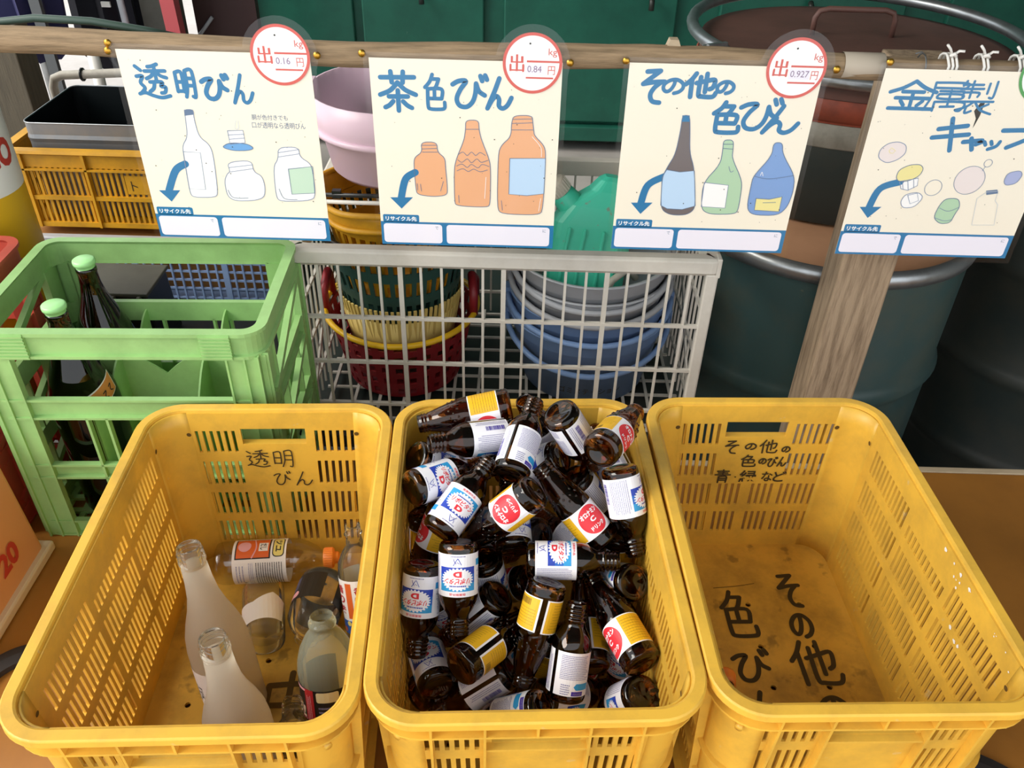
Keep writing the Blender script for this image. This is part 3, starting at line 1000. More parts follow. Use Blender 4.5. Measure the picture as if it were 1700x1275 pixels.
PHI = {'a1': -65, 'a3': 150, 'a16': 137, 'a22': 130, 'a2': -110, 'a4': -160, 'a6': -75, 'a7': 22, 'a8': 8, 'a13': 70, 'a14': -38, 'a15': 172, 'a17': 180, 'a18': -58, 'a12': 18, 'a25': -5, 'a5': 40}
NAMES = {
'a1': 'tapered brown bottle with a yellow label lying along the far rim of the heap',
'a2': 'brown bottle with a plain text label lying at far left, open mouth pointing left',
'a3': 'brown bottle with white text label and purple box leaning at the heap\'s far middle',
'a3b': 'brown bottle whose open mouth pokes highest over the far rim of the middle crate',
'a4': 'upturned brown bottle at the far rim showing a shiny round base and white label',
'a5': 'brown bottle with round base facing forward and red-orange label near the far right corner',
'a6': 'brown bottle with a bright white label standing neck down against the right wall',
'a7': 'tapered brown bottle with red circle label slanting down to the right, right of the centre',
'a8': 'tapered brown bottle with red circle label in the centre, its neck pointing down left',
'a9': 'brown bottle with blue gear label lying against the left wall, base to the left',
'a10': 'brown bottle with blue gear label leaning up right, left of the central red label',
'a11': 'brown bottle with upside-down blue gear label, neck pointing straight down, left of centre',
'a12': 'brown bottle with upside-down blue gear label close to the left wall of the crate',
'a13': 'tapered brown bottle with yellow label half hidden beneath the leaning gear-label bottle',
'a14': 'brown bottle with blue gear label lying level, neck to the right, right of centre',
'a15': 'tapered brown bottle with two yellow label halves and a dark gap, neck pointing down',
'a16': 'brown bottle standing upright in front with white text label and purple box',
'a17': 'tapered brown bottle with dark base toward the front and yellow label, left front',
'a18': 'tapered brown bottle with yellow and red label, its thick base at the right front',
'a19': 'brown bottle showing only its dark round base beside the right wall, mid heap',
'a20': 'brown bottle showing its big dark round base in the right front corner',
'a21': 'dark brown bottle with its threaded mouth pointing right, low at the front',
'a22': 'brown bottle with cyan and purple marks lying along the front rim of the heap',
'a23': 'brown bottle with barcode label and dark seam lying at left front beneath others',
'a24': 'dark brown bottle lying low in the left front corner of the crate',
'a25': 'brown bottle with blue gear label in shade, half covered at the left front',
'a26': 'brown bottle with greyish barcode label under the downward pointing gear-label neck',
'a27': 'brown bottle with white label sticking out beneath the central red circle label',
'a28': 'dark brown bottle with threaded neck under the slanting red label bottle',
'a29': 'tapered brown bottle with yellow label halves behind the upright white label bottle',
'a30': 'brown bottle with white text label under the slanting red label, far right',
'a31': 'brown bottle with pale label and brown base ring below the upturned base',
'a32': 'brown bottle with dark blue gear label beneath the far middle text label',
'a33': 'brown bottle with partly seen gear label beneath the open-mouthed bottle at far left',
'a34': 'dark brown bottle tucked against the left wall beneath the yellow label',
'a39': 'brown bottle with pale label squeezed behind the right wall bottle, far right',
'a37': 'dark brown bottle with threaded neck below the neck of the central red label bottle',
'a38': 'brown bottle with pale label edge beside the downward pointing gear-label bottle',
'a35': 'tapered brown bottle with a yellow label edge beneath the dark-gap yellow bottle',
}
lowp, tallp = proto_low(), proto_tall()
used = set()
for typ, base, ax, phi, key in PILE:
    src = lowp if typ == 'L' else tallp
    o = src if typ not in used else dup(src)
    used.add(typ)
    z = V(ax).normalized()
    ctr = V(base) + z * 0.06
    toc = (V((0, 0, 1.0834)) - ctr)
    f = (toc - z * toc.dot(z)).normalized()        # side that faces the front of the table
    f = M4.Rotation(radians(PHI.get(key, phi)), 3, z) @ f
    y = -f
    x = y.cross(z)
    R = M4((x, y, z)).transposed().to_4x4()
    R.translation = V(base)
    o.matrix_world = R
    o['label'] = NAMES.get(key, 'brown glass bottle buried in the heap beneath the other bottles')
    o['group'] = 'small brown bottles in the middle crate'

# ------------------------------------------------------------------ bottles in the left crate
CLR = thin_glass('clear_glass', (0.94, 0.95, 0.92, 1), 0.03)
FRO = mat('frosted_glass', (0.92, 0.87, 0.78, 1), 0.32, trans=0.75, ior=1.12, bump=0.1, bscale=400, transl=0.38)
PET = film('clear_plastic_film', (0.93, 0.93, 0.91, 1), 0.10, 0.08)
LIQ = thin_glass('greenish_clear_glass', (0.92, 0.94, 0.86, 1), 0.17, (0.82, 0.84, 0.66, 1))
ORC = mat('orange_cap', '#f08a35', 0.4)
PAPER = mat('white_paper_label', '#f4eeea', 0.6)
PKL = mat('pink_label', '#e9a9b0', 0.5)
BKL = mat('black_label', '#1d1714', 0.45)
ORL = mat('orange_label', '#e2682c', 0.45)
YLL = mat('pale_yellow_label', '#e9d77a', 0.45)
REDL = mat('red_label_band', '#b5242c', 0.45)
BLUL = mat('blue_label_print', '#2c62b8', 0.45)
DARKT = mat('dark_print', '#2a2322', 0.6)
CREML = mat('cream_label', '#e9dcae', 0.5)

def orient(o, base, axis, face, phi=0.0):
    z = V(axis).normalized()
    f = V(face)
    f = (f - z * f.dot(z)).normalized()
    f = M4.Rotation(radians(phi), 3, z) @ f
    y = -f
    R = M4((y.cross(z), y, z)).transposed().to_4x4()
    R.translation = V(base)
    o.matrix_world = R

def inner(prof, t, ztop, zb):
    """inner wall of a hollow bottle"""
    return [(max(r - t, 0.004), max(z, zb)) for r, z in reversed(prof) if z < ztop and r - t > 0.003] + [(0.0001, zb)]

def wrap2(g, prof_r, name, parent, mats, step=0.006):
    me = bpy.data.meshes.new(name)
    me.from_pydata([tuple(p) for p in g.v], [], g.f)
    me.polygons.foreach_set('material_index', g.m)
    bm = bmesh.new()
    bm.from_mesh(me)
    ys = [v.co.y for v in bm.verts]
    y = min(ys) + step * 2
    while y < max(ys):
        bmesh.ops.bisect_plane(bm, geom=bm.verts[:] + bm.edges[:] + bm.faces[:], plane_co=(0, y, 0), plane_no=(0, 1, 0), dist=1e-6)
        y += step * 2
    xs = [v.co.x for v in bm.verts]
    x = min(xs)
    while x < max(xs):
        bmesh.ops.bisect_plane(bm, geom=bm.verts[:] + bm.edges[:] + bm.faces[:], plane_co=(x, 0, 0), plane_no=(1, 0, 0), dist=1e-6)
        x += step
    for v in bm.verts:
        R = prof_r(v.co.y)
        a = v.co.x / R
        v.co = V(((R + v.co.z) * sin(a), -(R + v.co.z) * cos(a), v.co.y))
    bm.to_mesh(me)
    bm.free()
    for q in mats:
        me.materials.append(q)
    o = bpy.data.objects.new(name, me)
    COL.objects.link(o)
    o.parent = parent
    return o

def sake(label, base, axis, with_label):
    r = empty('frosted_bottle', label, 'bottle', group='frosted bottles in the left crate')
    body = [(0.0001, 0.004), (0.030, 0.0), (0.0375, 0.003), (0.040, 0.010), (0.0405, 0.10), (0.0400, 0.122), (0.0375, 0.142), (0.0320, 0.162), (0.0250, 0.182), (0.0200, 0.202), (0.0172, 0.226), (0.0160, 0.250)]
    G().lathe(body, 40).build('body', FRO, r)
    nk = [(0.0160, 0.2502), (0.0158, 0.254), (0.0172, 0.256), (0.0172, 0.259), (0.0155, 0.260)]
    for k in range(2):
        z = 0.2625 + 0.0055 * k
        nk += [(0.0153, z), (0.0166, z + 0.0014), (0.0166, z + 0.0024), (0.0153, z + 0.004)]
    nk += [(0.0152, 0.2765), (0.0146, 0.278), (0.0126, 0.278), (0.0124, 0.275), (0.0124, 0.2504)]
    G().lathe(nk, 32).build('neck', CLR, r)
    if with_label:
        g = G()
        g.rect(-0.040, 0.022, 0.036, 0.100, 0.0003, 0)
        g.ribbon([(-0.034, 0.026), (0.034, 0.026)], 0.0014, 0.0005, 1)
        g.text('銀河', -0.026, 0.044, -0.006, 0.074, 0.0005, 1, 0.0)
        g.ribbon([(.004, .074), (.014, .058), (.024, .05), (.028, .036)], 0.0016, 0.0005, 1)
        g.ribbon([(.012, .066), (.020, .070), (.026, .064)], 0.0012, 0.0005, 1)
        dashes(g, 0.004, 0.032, 0.022, 0.044, 3, 2, 0.0005, random.Random(2))
        wrap2(g, lambda y: 0.0406, 'label', r, [PAPER, DARKT, LTX])
    orient(r, base, axis, (-0.5, -1, 0.2), 0)
    return r

sake('tall frosted bottle with a white label, farther of the two in the left crate', (-.366, .676, .013), (-.030, .045, .27), True)
sake('tall frosted white bottle standing nearest the front rim of the left crate', (-.318, .572, .013), (-.006, .012, .27), False)

# plastic sauce bottle lying along the far wall
r = empty('sauce_bottle', 'clear plastic bottle with orange cap lying along the far wall of the left crate', 'bottle')
pb = [(0.0001, 0.003), (0.026, 0.0), (0.0315, 0.003), (0.0335, 0.010), (0.034, 0.022), (0.0335, 0.026), (0.0335, 0.115), (0.034, 0.118), (0.033, 0.128), (0.028, 0.142), (0.020, 0.156), (0.0135, 0.163), (0.0125, 0.166), (0.0125, 0.1685)]
G().lathe(pb, 36).build('body', PET, r)
g = G()
g.lathe([(0.0001, 0.190), (0.008, 0.190), (0.0095, 0.188), (0.0100, 0.183), (0.0150, 0.182), (0.0158, 0.180), (0.0158, 0.167), (0.0150, 0.166), (0.0127, 0.166)][::-1], 28)
for k in range(28):
    t = 2 * pi * k / 28
    g.bar((0.0158 * cos(t), 0.0158 * sin(t), 0.168), (0.0158 * cos(t), 0.0158 * sin(t), 0.180), 0.0012, 0.0012)
g.build('cap', ORC, r)
g = G()
rnd = random.Random(8)
g.rect(-0.085, 0.030, 0.085, 0.112, 0.0003, 0)
g.rect(-0.052, 0.034, -0.012, 0.088, 0.0005, 1)
g.rect(-0.050, 0.036, -0.014, 0.086, 0.0007, 2)
g.disc(-0.034, 0.048, 0.010, 0.0009, 3, 20)
g.rect(-0.040, 0.070, -0.024, 0.084, 0.0009, 0)
g.text('だし', -0.038, 0.072, -0.026, 0.082, 0.0011, 1, 0.02)
g.ribbon([(-0.050, 0.062), (-0.03, 0.066), (-0.014, 0.060)], 0.002, 0.0009, 3)
g.rect(-0.052, 0.091, -0.014, 0.109, 0.0005, 1, None, 0.006)
g.rect(-0.0505, 0.0925, -0.0155, 0.1075, 0.0007, 4, None, 0.005)
g.text('ツユ', -0.045, 0.095, -0.022, 0.105, 0.0009, 1, 0.03)
dashes(g, -0.006, 0.066, 0.050, 0.108, 12, 1, 0.0005, rnd, False, 0.4)
dashes(g, -0.006, 0.055, 0.045, 0.063, 3, 5, 0.0005, rnd, False, 0.3)
dashes(g, -0.002, 0.036, 0.035, 0.050, 3, 5, 0.0005, rnd, False, 0.3)
g.rect(0.030, 0.046, 0.032, 0.050, 0.0006, 1)
wrap2(g, lambda y: 0.0337, 'label', r, [PAPER, DARKT, ORL, PKL, YLL, LTX])
orient(r, (-.457, .902, .048), (.183, .020, .0), (0.0, -0.75, 0.66), 8)

# drinking glass lying on its side
r = empty('drinking_glass', 'clear drinking glass with white paper lying on its side in the left crate', 'glass')
g = G()
g.lathe([(0.0001, 0.004), (0.020, 0.0), (0.0275, 0.001), (0.0290, 0.005), (0.0295, 0.012), (0.0310, 0.060), (0.0315, 0.098), (0.0310, 0.100), (0.0300, 0.098), (0.0276, 0.020), (0.024, 0.014), (0.0001, 0.012)], 40)
g.build('body', CLR, r)
g = G()
g.fill([(-0.043, 0.022), (0.034, 0.022), (0.042, 0.060), (0.020, 0.070), (-0.010, 0.056), (-0.043, 0.062)], 0.0003, 0)
wrap2(g, lambda y: 0.0296 + (y - 0.012) * 0.031, 'paper_label', r, [PAPER])
orient(r, (-.346, .757, .046), (-.026, .095, .0), (0.1, -0.55, 0.85), 0)

# lying jar with black label
def round_jar(label, base, axis, face, h, R, phi, kind, group=None):
    r = empty('glass_jar' if kind == 'jar' else 'glass_bottle', label, 'jar' if kind == 'jar' else 'bottle', group=group)
    if kind == 'jar':
        pr = [(0.0001, 0.004), (R * .8, 0.0), (R * .95, 0.004), (R, 0.012), (R, h * .62), (R * .97, h * .70), (R * .80, h * .80), (R * .55, h * .88), (R * .42, h * .91), (R * .42, h * .96), (R * .45, h * .965), (R * .45, h * .985), (R * .40, h)]
    else:
        pr = [(0.0001, 0.004), (R * .8, 0.0), (R * .95, 0.004), (R, 0.012), (R, h * .50), (R * 1.02, h * .53), (R * .98, h * .62), (R * .86, h * .72), (R * .64, h * .82), (R * .44, h * .88), (R * .40, h * .91), (R * .47, h * .92), (R * .47, h * .945), (R * .40, h * .95), (R * .40, h * .99), (R * .37, h)]
    G().lathe(pr, 40).build('body', LIQ if kind != 'jar' else CLR, r)
    rnd = random.Random(4)
    g = G()
    W = pi * R * 0.92
    y0, y1 = (h * .14, h * .56) if kind == 'jar' else (h * .06, h * .47)
    g.rect(-W, y0, W, y1, 0.0003, 0)
    if kind == 'jar':
        g.rect(-W * .6, y1 - 0.016, W * .3, y1 - 0.006, 0.0005, 1)
        g.disc(-W * .6, y1 - 0.011, 0.006, 0.0005, 1, 16)
        dashes(g, -W * .6, y0 + 0.004, W * .35, y1 - 0.02, 9, 3, 0.0005, rnd)
        g.rect(W * .4, y0 + 0.004, W * .7, y1 - 0.004, 0.0005, 2)
    else:
        g.ribbon([(-0.062, y1 - .002), (-.04, y1 - 0.004), (-.015, y1 - .003)], 0.004, 0.0005, 1)
        for ch, x, y, sz in (('黒', -.050, y0 + .034, .016), ('豆', -.034, y0 + .022, .018), ('み', -.052, y0 + .010, .017), ('つ', -.034, y0 + .003, .016)):
            g.text(ch, x, y, x + sz, y + sz, 0.0005, 2, 0.06)
            g.text(ch, x, y, x + sz, y + sz, 0.0007, 1, 0.0)
        g.rect(-0.014, y0, 0.000, y1, 0.0005, 4)
        dashes(g, -0.011, y0 + .003, -0.003, y1 - .003, 3, 1, 0.0007, rnd, True, .4)
        g.rect(0.004, y1 - 0.018, 0.034, y1 - 0.002, 0.0005, 2, None, 0.003)
        dashes(g, 0.006, y0 + 0.003, 0.034, y1 - 0.022, 7, 3, 0.0005, rnd)
    wrap2(g, lambda y: R + 0.0002, 'label', r, [BKL, PKL, CREML, LTX, REDL])
    orient(r, base, axis, face, phi)
    return r

round_jar('clear glass jar with black and pink label lying behind the round-shouldered clear bottle', (-.280, .872, .050), (-.006, -.115, .004), (0.05, -0.3, 1), .115, .0375, 150, 'jar')
round_jar('round-shouldered clear bottle with black and red label standing in the left crate', (-.232, .660, .013), (-.008, .048, .17), (-0.35, -1, 0.3), .172, .0385, 0, 'bottle')

# tall bottle with orange and blue label by the right wall
r = empty('seasoning_bottle', 'clear bottle with orange and blue label half hidden by the left crate\'s right rim', 'bottle')
pb = [(0.0001, 0.003), (0.024, 0.0), (0.029, 0.004), (0.030, 0.012), (0.030, 0.110), (0.028, 0.125), (0.020, 0.140), (0.0125, 0.150), (0.0115, 0.165), (0.0135, 0.166), (0.0135, 0.168), (0.0115, 0.169), (0.0112, 0.180)]
G().lathe(pb, 36).build('body', CLR, r)
g = G()
g.rect(-0.088, 0.018, 0.088, 0.104, 0.0003, 0)
g.rect(-0.088, 0.018, 0.088, 0.040, 0.0005, 1)
for k in range(16):
    g.disc(-0.08 + 0.0105 * k, 0.030 + 0.006 * sin(k * 2.3), 0.004, 0.0007, (2, 0, 3)[k % 3], 12)
g.ribbon([(-0.05, 0.100), (-0.056, 0.084), (-0.046, 0.074), (-0.040, 0.088), (-0.05, 0.06), (-0.056, 0.048), (-0.046, 0.044)], 0.004, 0.0005, 4)
for x in (-0.034, -0.002):
    for k, ch in enumerate('香り味'):
        g.text(ch, x, 0.082 - 0.016 * k, x + 0.014, 0.095 - 0.016 * k, 0.0005, 5, 0.03)
g.rect(-0.016, 0.044, -0.006, 0.100, 0.0005, 3)
wrap2(g, lambda y: 0.0302, 'label', r, [PAPER, BLUL, YLL, ORL, BKL, REDL])
orient(r, (-.206, .800, .013), (-.022, .072, .168), (-0.6, -1, 0.4), 25)

# small bottle whose neck shows at the front rim
r = empty('small_bottle', 'small clear bottle showing only its threaded neck at the left crate\'s front rim', 'bottle')
pb = [(0.0001, 0.003), (0.020, 0.0), (0.024, 0.004), (0.0245, 0.010), (0.0245, 0.060), (0.022, 0.072), (0.0145, 0.084), (0.0125, 0.090), (0.0125, 0.093), (0.0140, 0.094), (0.0140, 0.096), (0.0125, 0.097), (0.0124, 0.100), (0.0136, 0.1012), (0.0136, 0.102), (0.0124, 0.1032), (0.0124, 0.106), (0.0136, 0.1072), (0.0136, 0.108), (0.0124, 0.1092), (0.0122, 0.114)]
G().lathe(pb, 30).build('body', CLR, r)
orient(r, (-.268, .588, .014), (.004, .028, .11), (0, -1, 0), 0)

# green bottle in the right crate, only its orange-capped neck shows beside the left rim
r = empty('green_bottle', 'dark green bottle with orange cap half hidden inside the left front of the right crate', 'bottle')
DG = glass('dark_green_glass', (0.10, 0.28, 0.14, 1), 0.02)
pb = [(0.0001, 0.003), (0.024, 0.0), (0.029, 0.004), (0.030, 0.012), (0.030, 0.085), (0.027, 0.100), (0.018, 0.116), (0.0135, 0.124), (0.013, 0.140)]
G().lathe(pb + inner(pb, 0.0024, 0.1399, 0.006), 32).build('body', DG, r)
G().lathe([(0.0134, 0.128), (0.0155, 0.1285), (0.0157, 0.146), (0.0145, 0.1485), (0.0001, 0.149)], 28).build('cap', ORC, r)
orient(r, (.285, .588, .046), (.024, .118, -.006), (0.2, 0, 1), 0)

ART={1: [('g','透',19.9,19.1,65.6,66.9),('g','明',76.0,25.5,103.5,66.5),('g','び',112.2,31.4,152.1,68.2),('g','ん',155.1,30.2,186.1,72.8),('f','W',[(80.2,83.3),(94.0,82.9),(92.1,95.6),(94.1,123.8),(107.0,134.8),(110.6,149.6),(106.4,213.3),(100.7,220.5),(65.6,221.6),(62.4,212.8),(65.2,151.0),(67.0,137.6),(77.1,124.3),(79.8,95.9)]),('l','o',[(65.9,147.6),(91.5,148.5),(88.2,207.8),(62.8,207.5),(65.9,147.6)]),('f','s',[(80.6,84.2),(93.2,83.9),(92.2,90.2),(79.3,92.1)]),('f','W',[(129.3,162.5),(167.2,158.0),(167.5,176.7),(179.6,183.2),(181.6,202.2),(177.6,218.2),(161.7,224.1),(131.4,225.7),(120.1,218.2),(119.8,193.6),(125.9,181.3),(131.5,177.8)]),('l','o',[(131.0,170.9),(167.7,165.5)]),('l','o',[(131.5,177.8),(167.4,171.6)]),('l','s',[(123.0,207.5),(129.1,219.7),(152.4,220.1)]),('f','W',[(210.6,136.8),(241.3,135.3),(241.5,150.9),(255.9,160.5),(258.4,172.3),(258.6,207.0),(253.6,221.3),(201.6,224.6),(196.2,215.9),(199.2,167.3),(208.1,155.2)]),('f','g',[(221.5,170.7),(259.2,165.5),(257.4,208.8),(221.6,211.6)]),('l','o',[(209.5,145.1),(241.7,139.2)]),('l','o',[(209.2,151.8),(241.5,145.9)]),('l','s',[(202.9,203.4),(209.0,219.1),(228.8,220.3)]),('f','b',[(125.4,139.3),(134.5,133.1),(147.5,131.4),(166.4,133.1),(174.4,139.5),(164.8,143.1),(142.2,144.1)]),('f','W',[(138.6,113.4),(161.9,112.1),(162.0,131.0),(139.1,133.9)]),('l','o',[(138.4,119.9),(162.5,117.9)]),('l','o',[(138.8,126.4),(162.2,123.8)]),('l','p',[(153.9,97.9),(150.7,109.2),(156.1,109.1),(157.0,97.8)]),('t','胴が色付きでも',177.8,87.8,230.9,95.8),('t','口が透明なら透明びん',176.7,98.9,255.7,108.2),('a','B',[(65.1,167.1),(47.5,178.5),(30.1,212.0)]),('f','B',[(14.6,211.4),(48.0,210.4),(30.6,229.8)])],2: [('g','茶',11.9,17.9,65.5,74.2),('g','色',75.4,20.6,107.5,73.0),('g','び',116.3,19.5,168.1,68.2),('g','ん',165.7,22.6,203.8,68.7),('f','A',[(68.8,120.4),(92.7,119.7),(93.2,135.2),(104.2,144.1),(104.8,157.6),(107.0,191.9),(106.0,204.2),(84.5,207.3),(59.8,204.5),(58.0,193.3),(56.6,152.2),(59.2,143.8),(70.1,135.8)]),('l','s',[(69.6,125.3),(92.9,124.6)]),('l','s',[(70.3,130.9),(93.1,129.5)]),('l','s',[(70.8,135.8),(93.2,135.2)]),('l','s',[(60.6,186.3),(61.1,196.7)]),('l','s',[(65.5,186.8),(66.6,198.3)]),('l','s',[(96.3,197.4),(101.0,181.6)]),('f','A',[(136.0,85.4),(155.1,84.8),(155.7,98.5),(158.8,112.9),(171.7,145.5),(173.5,162.3),(173.2,216.3),(168.9,222.6),(120.6,221.5),(117.4,214.5),(117.7,160.6),(121.9,143.6),(133.5,115.3),(135.8,99.1)]),('l','s',[(135.8,99.1),(155.7,98.5)]),('l','s',[(125.2,137.5),(131.7,134.0),(138.0,139.2),(144.5,133.7),(150.8,138.8),(157.3,134.0),(165.3,138.4)]),('l','s',[(123.5,146.3),(129.9,150.1),(138.0,144.5),(144.4,150.3),(152.4,144.1),(158.9,149.2),(169.5,145.6)]),('l','s',[(121.7,156.4),(129.8,152.8),(137.8,158.0),(144.3,153.0),(154.0,158.2),(160.5,152.6),(170.8,155.6)]),('l','s',[(122.2,163.8),(131.3,160.2),(139.4,164.4),(147.5,160.4),(157.3,164.2),(168.6,161.1)]),('l','W',[(164.6,207.7),(166.4,172.8)]),('l','s',[(124.2,203.6),(124.7,216.0)]),('f','A',[(206.5,76.5),(233.5,75.7),(234.9,86.7),(236.5,97.8),(237.8,105.8),(252.6,120.0),(256.4,133.1),(255.7,224.6),(249.3,233.1),(190.8,233.1),(183.9,223.2),(184.5,135.2),(189.1,121.8),(203.1,108.4),(203.6,87.6)]),('l','s',[(205.7,82.2),(234.0,80.7)]),('l','s',[(204.2,88.5),(234.9,86.4)]),('l','s',[(203.8,98.1),(236.5,97.2)]),('l','W',[(234.7,107.5),(248.0,123.4),(249.6,138.2)]),('f','P',[(202.2,142.0),(256.1,140.4),(256.1,197.2),(229.9,201.2),(201.8,199.5)]),('l','s',[(190.4,210.5),(192.3,226.5)]),('l','W',[(249.1,226.6),(251.5,205.1)]),('a','B',[(58.4,168.4),(42.9,179.9),(34.6,210.9)]),('f','B',[(17.4,210.3),(52.9,209.3),(34.3,228.8)])],3: [('g','そ',18.4,7.8,55.4,56.1),('g','の',49.8,19.4,81.2,41.5),('g','他',82.1,11.9,128.8,46.3),('g','の',127.1,20.7,152.8,39.6),('g','色',126.2,51.5,170.3,98.3),('g','び',165.8,44.4,226.9,92.1),('g','ん',201.5,53.8,256.1,95.8),('f','D',[(84.3,72.5),(94.8,72.2),(98.2,91.1),(103.0,128.2),(113.7,152.9),(124.1,211.5),(121.4,222.3),(110.8,229.2),(89.2,229.8),(75.7,223.7),(70.4,213.1),(66.9,167.9),(72.4,152.4),(82.3,130.5),(84.8,91.5)]),('f','B',[(84.3,72.5),(94.8,72.2),(96.5,81.6),(85.0,81.9)]),('f','P',[(72.2,155.8),(92.6,158.9),(114.2,156.3),(124.1,213.3),(104.5,220.0),(81.1,219.3),(70.5,213.9),(66.9,167.9)]),('f','h',[(150.1,107.2),(164.8,106.8),(166.8,121.4),(167.5,134.6),(185.7,164.4),(190.5,178.0),(192.0,216.6),(188.5,225.0),(152.1,226.8),(138.0,221.8),(133.0,211.3),(130.6,174.6),(151.7,145.1),(151.6,121.9)]),('f','W',[(132.2,174.5),(169.6,177.9),(170.8,215.5),(133.5,214.1)]),('l','s',[(151.2,113.7),(166.0,113.3)]),('l','s',[(151.7,120.2),(166.7,120.8)]),('l','o',[(165.1,148.0),(169.1,156.4),(173.3,154.5)]),('f','c',[(224.7,109.3),(238.2,108.9),(241.4,125.8),(267.5,160.3),(270.5,186.0),(267.0,210.8),(255.2,225.5),(215.3,226.0),(204.2,214.5),(204.1,175.8),(204.8,162.1),(226.3,129.6)]),('f','y',[(215.9,198.1),(236.5,198.9),(255.2,194.2),(255.5,219.0),(217.0,217.7)]),('l','s',[(206.4,162.1),(229.8,165.8),(265.7,159.3)]),('l','W',[(215.2,160.8),(216.7,155.3),(219.2,161.3)]),('l','s',[(227.8,204.9),(247.3,203.6)]),('a','B',[(71.0,166.4),(46.8,181.5),(39.3,211.2)]),('f','B',[(23.8,211.0),(57.4,210.0),(40.7,229.5)])],4: [('g','金',14.1,16.2,82.8,56.7),('g','属',67.7,15.6,128.6,58.5),('g','製',113.4,13.5,168.8,60.4),('g','キ',92.3,67.3,150.2,116.8),('g','ャ',138.6,94.4,175.4,114.4),('g','ッ',170.7,96.7,200.4,113.7),('g','プ',190.2,77.0,257.6,110.4),('f','k',[(24.8,130.3),(24.3,117.1),(34.1,107.1),(49.0,104.4),(61.6,109.5),(63.9,122.5),(54.2,132.7),(39.7,138.2)]),('l','q',[(38.0,118.7),(40.8,114.0),(47.5,118.4),(44.8,122.4),(40.2,121.9),(38.0,118.7)]),('f','W',[(67.8,166.1),(94.5,160.1),(96.5,172.1),(84.3,180.0),(73.2,177.9)]),('l','o',[(71.7,165.3),(76.7,178.9)]),('l','o',[(79.6,164.3),(84.9,180.0)]),('l','o',[(88.1,162.7),(92.1,175.7)]),('f','y',[(60.3,159.5),(61.7,147.6),(75.3,139.5),(91.0,138.3),(97.8,144.8),(95.0,156.7),(80.0,165.7),(65.5,166.1)]),('f','W',[(78.3,198.8),(82.9,186.3),(101.3,182.3),(112.0,190.7),(102.4,207.6),(84.7,209.2)]),('c','o',121.7,174.8,12.7),('l','o',[(86.6,188.0),(100.2,184.1),(105.5,196.2),(94.1,201.8),(86.6,188.0)]),('f','h',[(140.3,202.2),(146.7,191.4),(166.2,190.9),(172.5,204.8),(168.4,217.4),(166.5,231.9),(150.6,234.2),(137.2,223.8)]),('l','o',[(142.0,207.5),(156.8,212.4),(171.1,205.5)]),('l','o',[(138.9,223.7),(155.5,228.6),(166.4,226.5)]),('d','W',[(172.4,161.3),(194.2,160.6)]),('c','o',172.4,161.3,22.5),('c','o',191.1,133.7,5.9),('l','o',[(186.3,145.6),(188.7,138.8)]),('f','v',[(224.2,161.4),(225.7,147.8),(243.2,143.3),(249.2,150.5),(244.7,164.2),(229.9,168.1)]),('l','p',[(204.6,179.2),(221.8,177.0),(222.5,192.7),(228.9,199.5),(235.5,233.5),(200.8,234.5),(193.7,190.0),(204.6,179.2)]),('f','s',[(204.0,177.5),(219.5,175.3),(223.0,180.4),(206.1,183.4)]),('f','m',[(143.3,56.5),(149.6,41.0),(154.7,42.4),(154.0,62.4),(150.8,78.2),(149.7,81.4),(149.5,67.2)]),('a','B',[(69.0,167.0),(41.5,178.9),(32.9,210.8)]),('f','B',[(18.7,209.4),(52.1,208.4),(35.8,227.6)])]}

# ------------------------------------------------------------------ hanging signs
SB = mat('sign_blue', '#1f78ab', 0.4)
SOUT = mat('sign_thin_outline', '#7f90ae', 0.5)
SST = mat('sign_outline', '#5f7899', 0.5)
SPL = mat('sign_pale_outline', '#c9d2dc', 0.5)
SCR = mat('sign_cream_paper', '#faf1dd', 0.45)
SW = mat('sign_white', '#fdfcfa', 0.45)
SBX = mat('sign_blank_box', '#f3effa', 0.45)
SAM = mat('sign_amber', '#eeb083', 0.45)
SPB = mat('sign_pale_blue', '#bfdcf7', 0.45)
SLG = mat('sign_light_green', '#c8e3cc', 0.45)
SGR = mat('sign_green', '#b3d5b2', 0.45)
SBL = mat('sign_bottle_blue', '#7ca2d8', 0.45)
SLB = mat('sign_water_blue', '#6aa7e0', 0.45)
SDK = mat('sign_bottle_dark', '#6f6768', 0.45)
SYE = mat('sign_yellow', '#f2e69c', 0.45)
SPK = mat('sign_pink_grey', '#efe3df', 0.45)
SVI = mat('sign_violet', '#a9b3da', 0.45)
SRD = mat('sign_red', '#d9584c', 0.45)
SGN = mat('sign_ring_green', '#3d9a3f', 0.45)
SNUM = mat('sign_number', '#8a6f90', 0.5)
SMOLD = mat('black_stain', '#2a2620', 0.8)
SIGNM = [SCR, SB, SW, SBX, SAM, SPB, SLG, SGR, SBL, SLB, SDK, SYE, SPK, SVI, SRD, SOUT, SST, SPL, SNUM, SMOLD, SGN]
KEY = {'B': 1, 'W': 2, 'A': 4, 'P': 5, 'g': 6, 'h': 7, 'c': 8, 'b': 9, 'D': 10, 'y': 11, 'k': 12, 'v': 13, 'o': 15, 's': 16, 'p': 17, 'm': 19, 'q': 11}
LAM = film('laminate_film', (1, 1, 1, 1), 0.045, 0.12)
SY = 1.2330

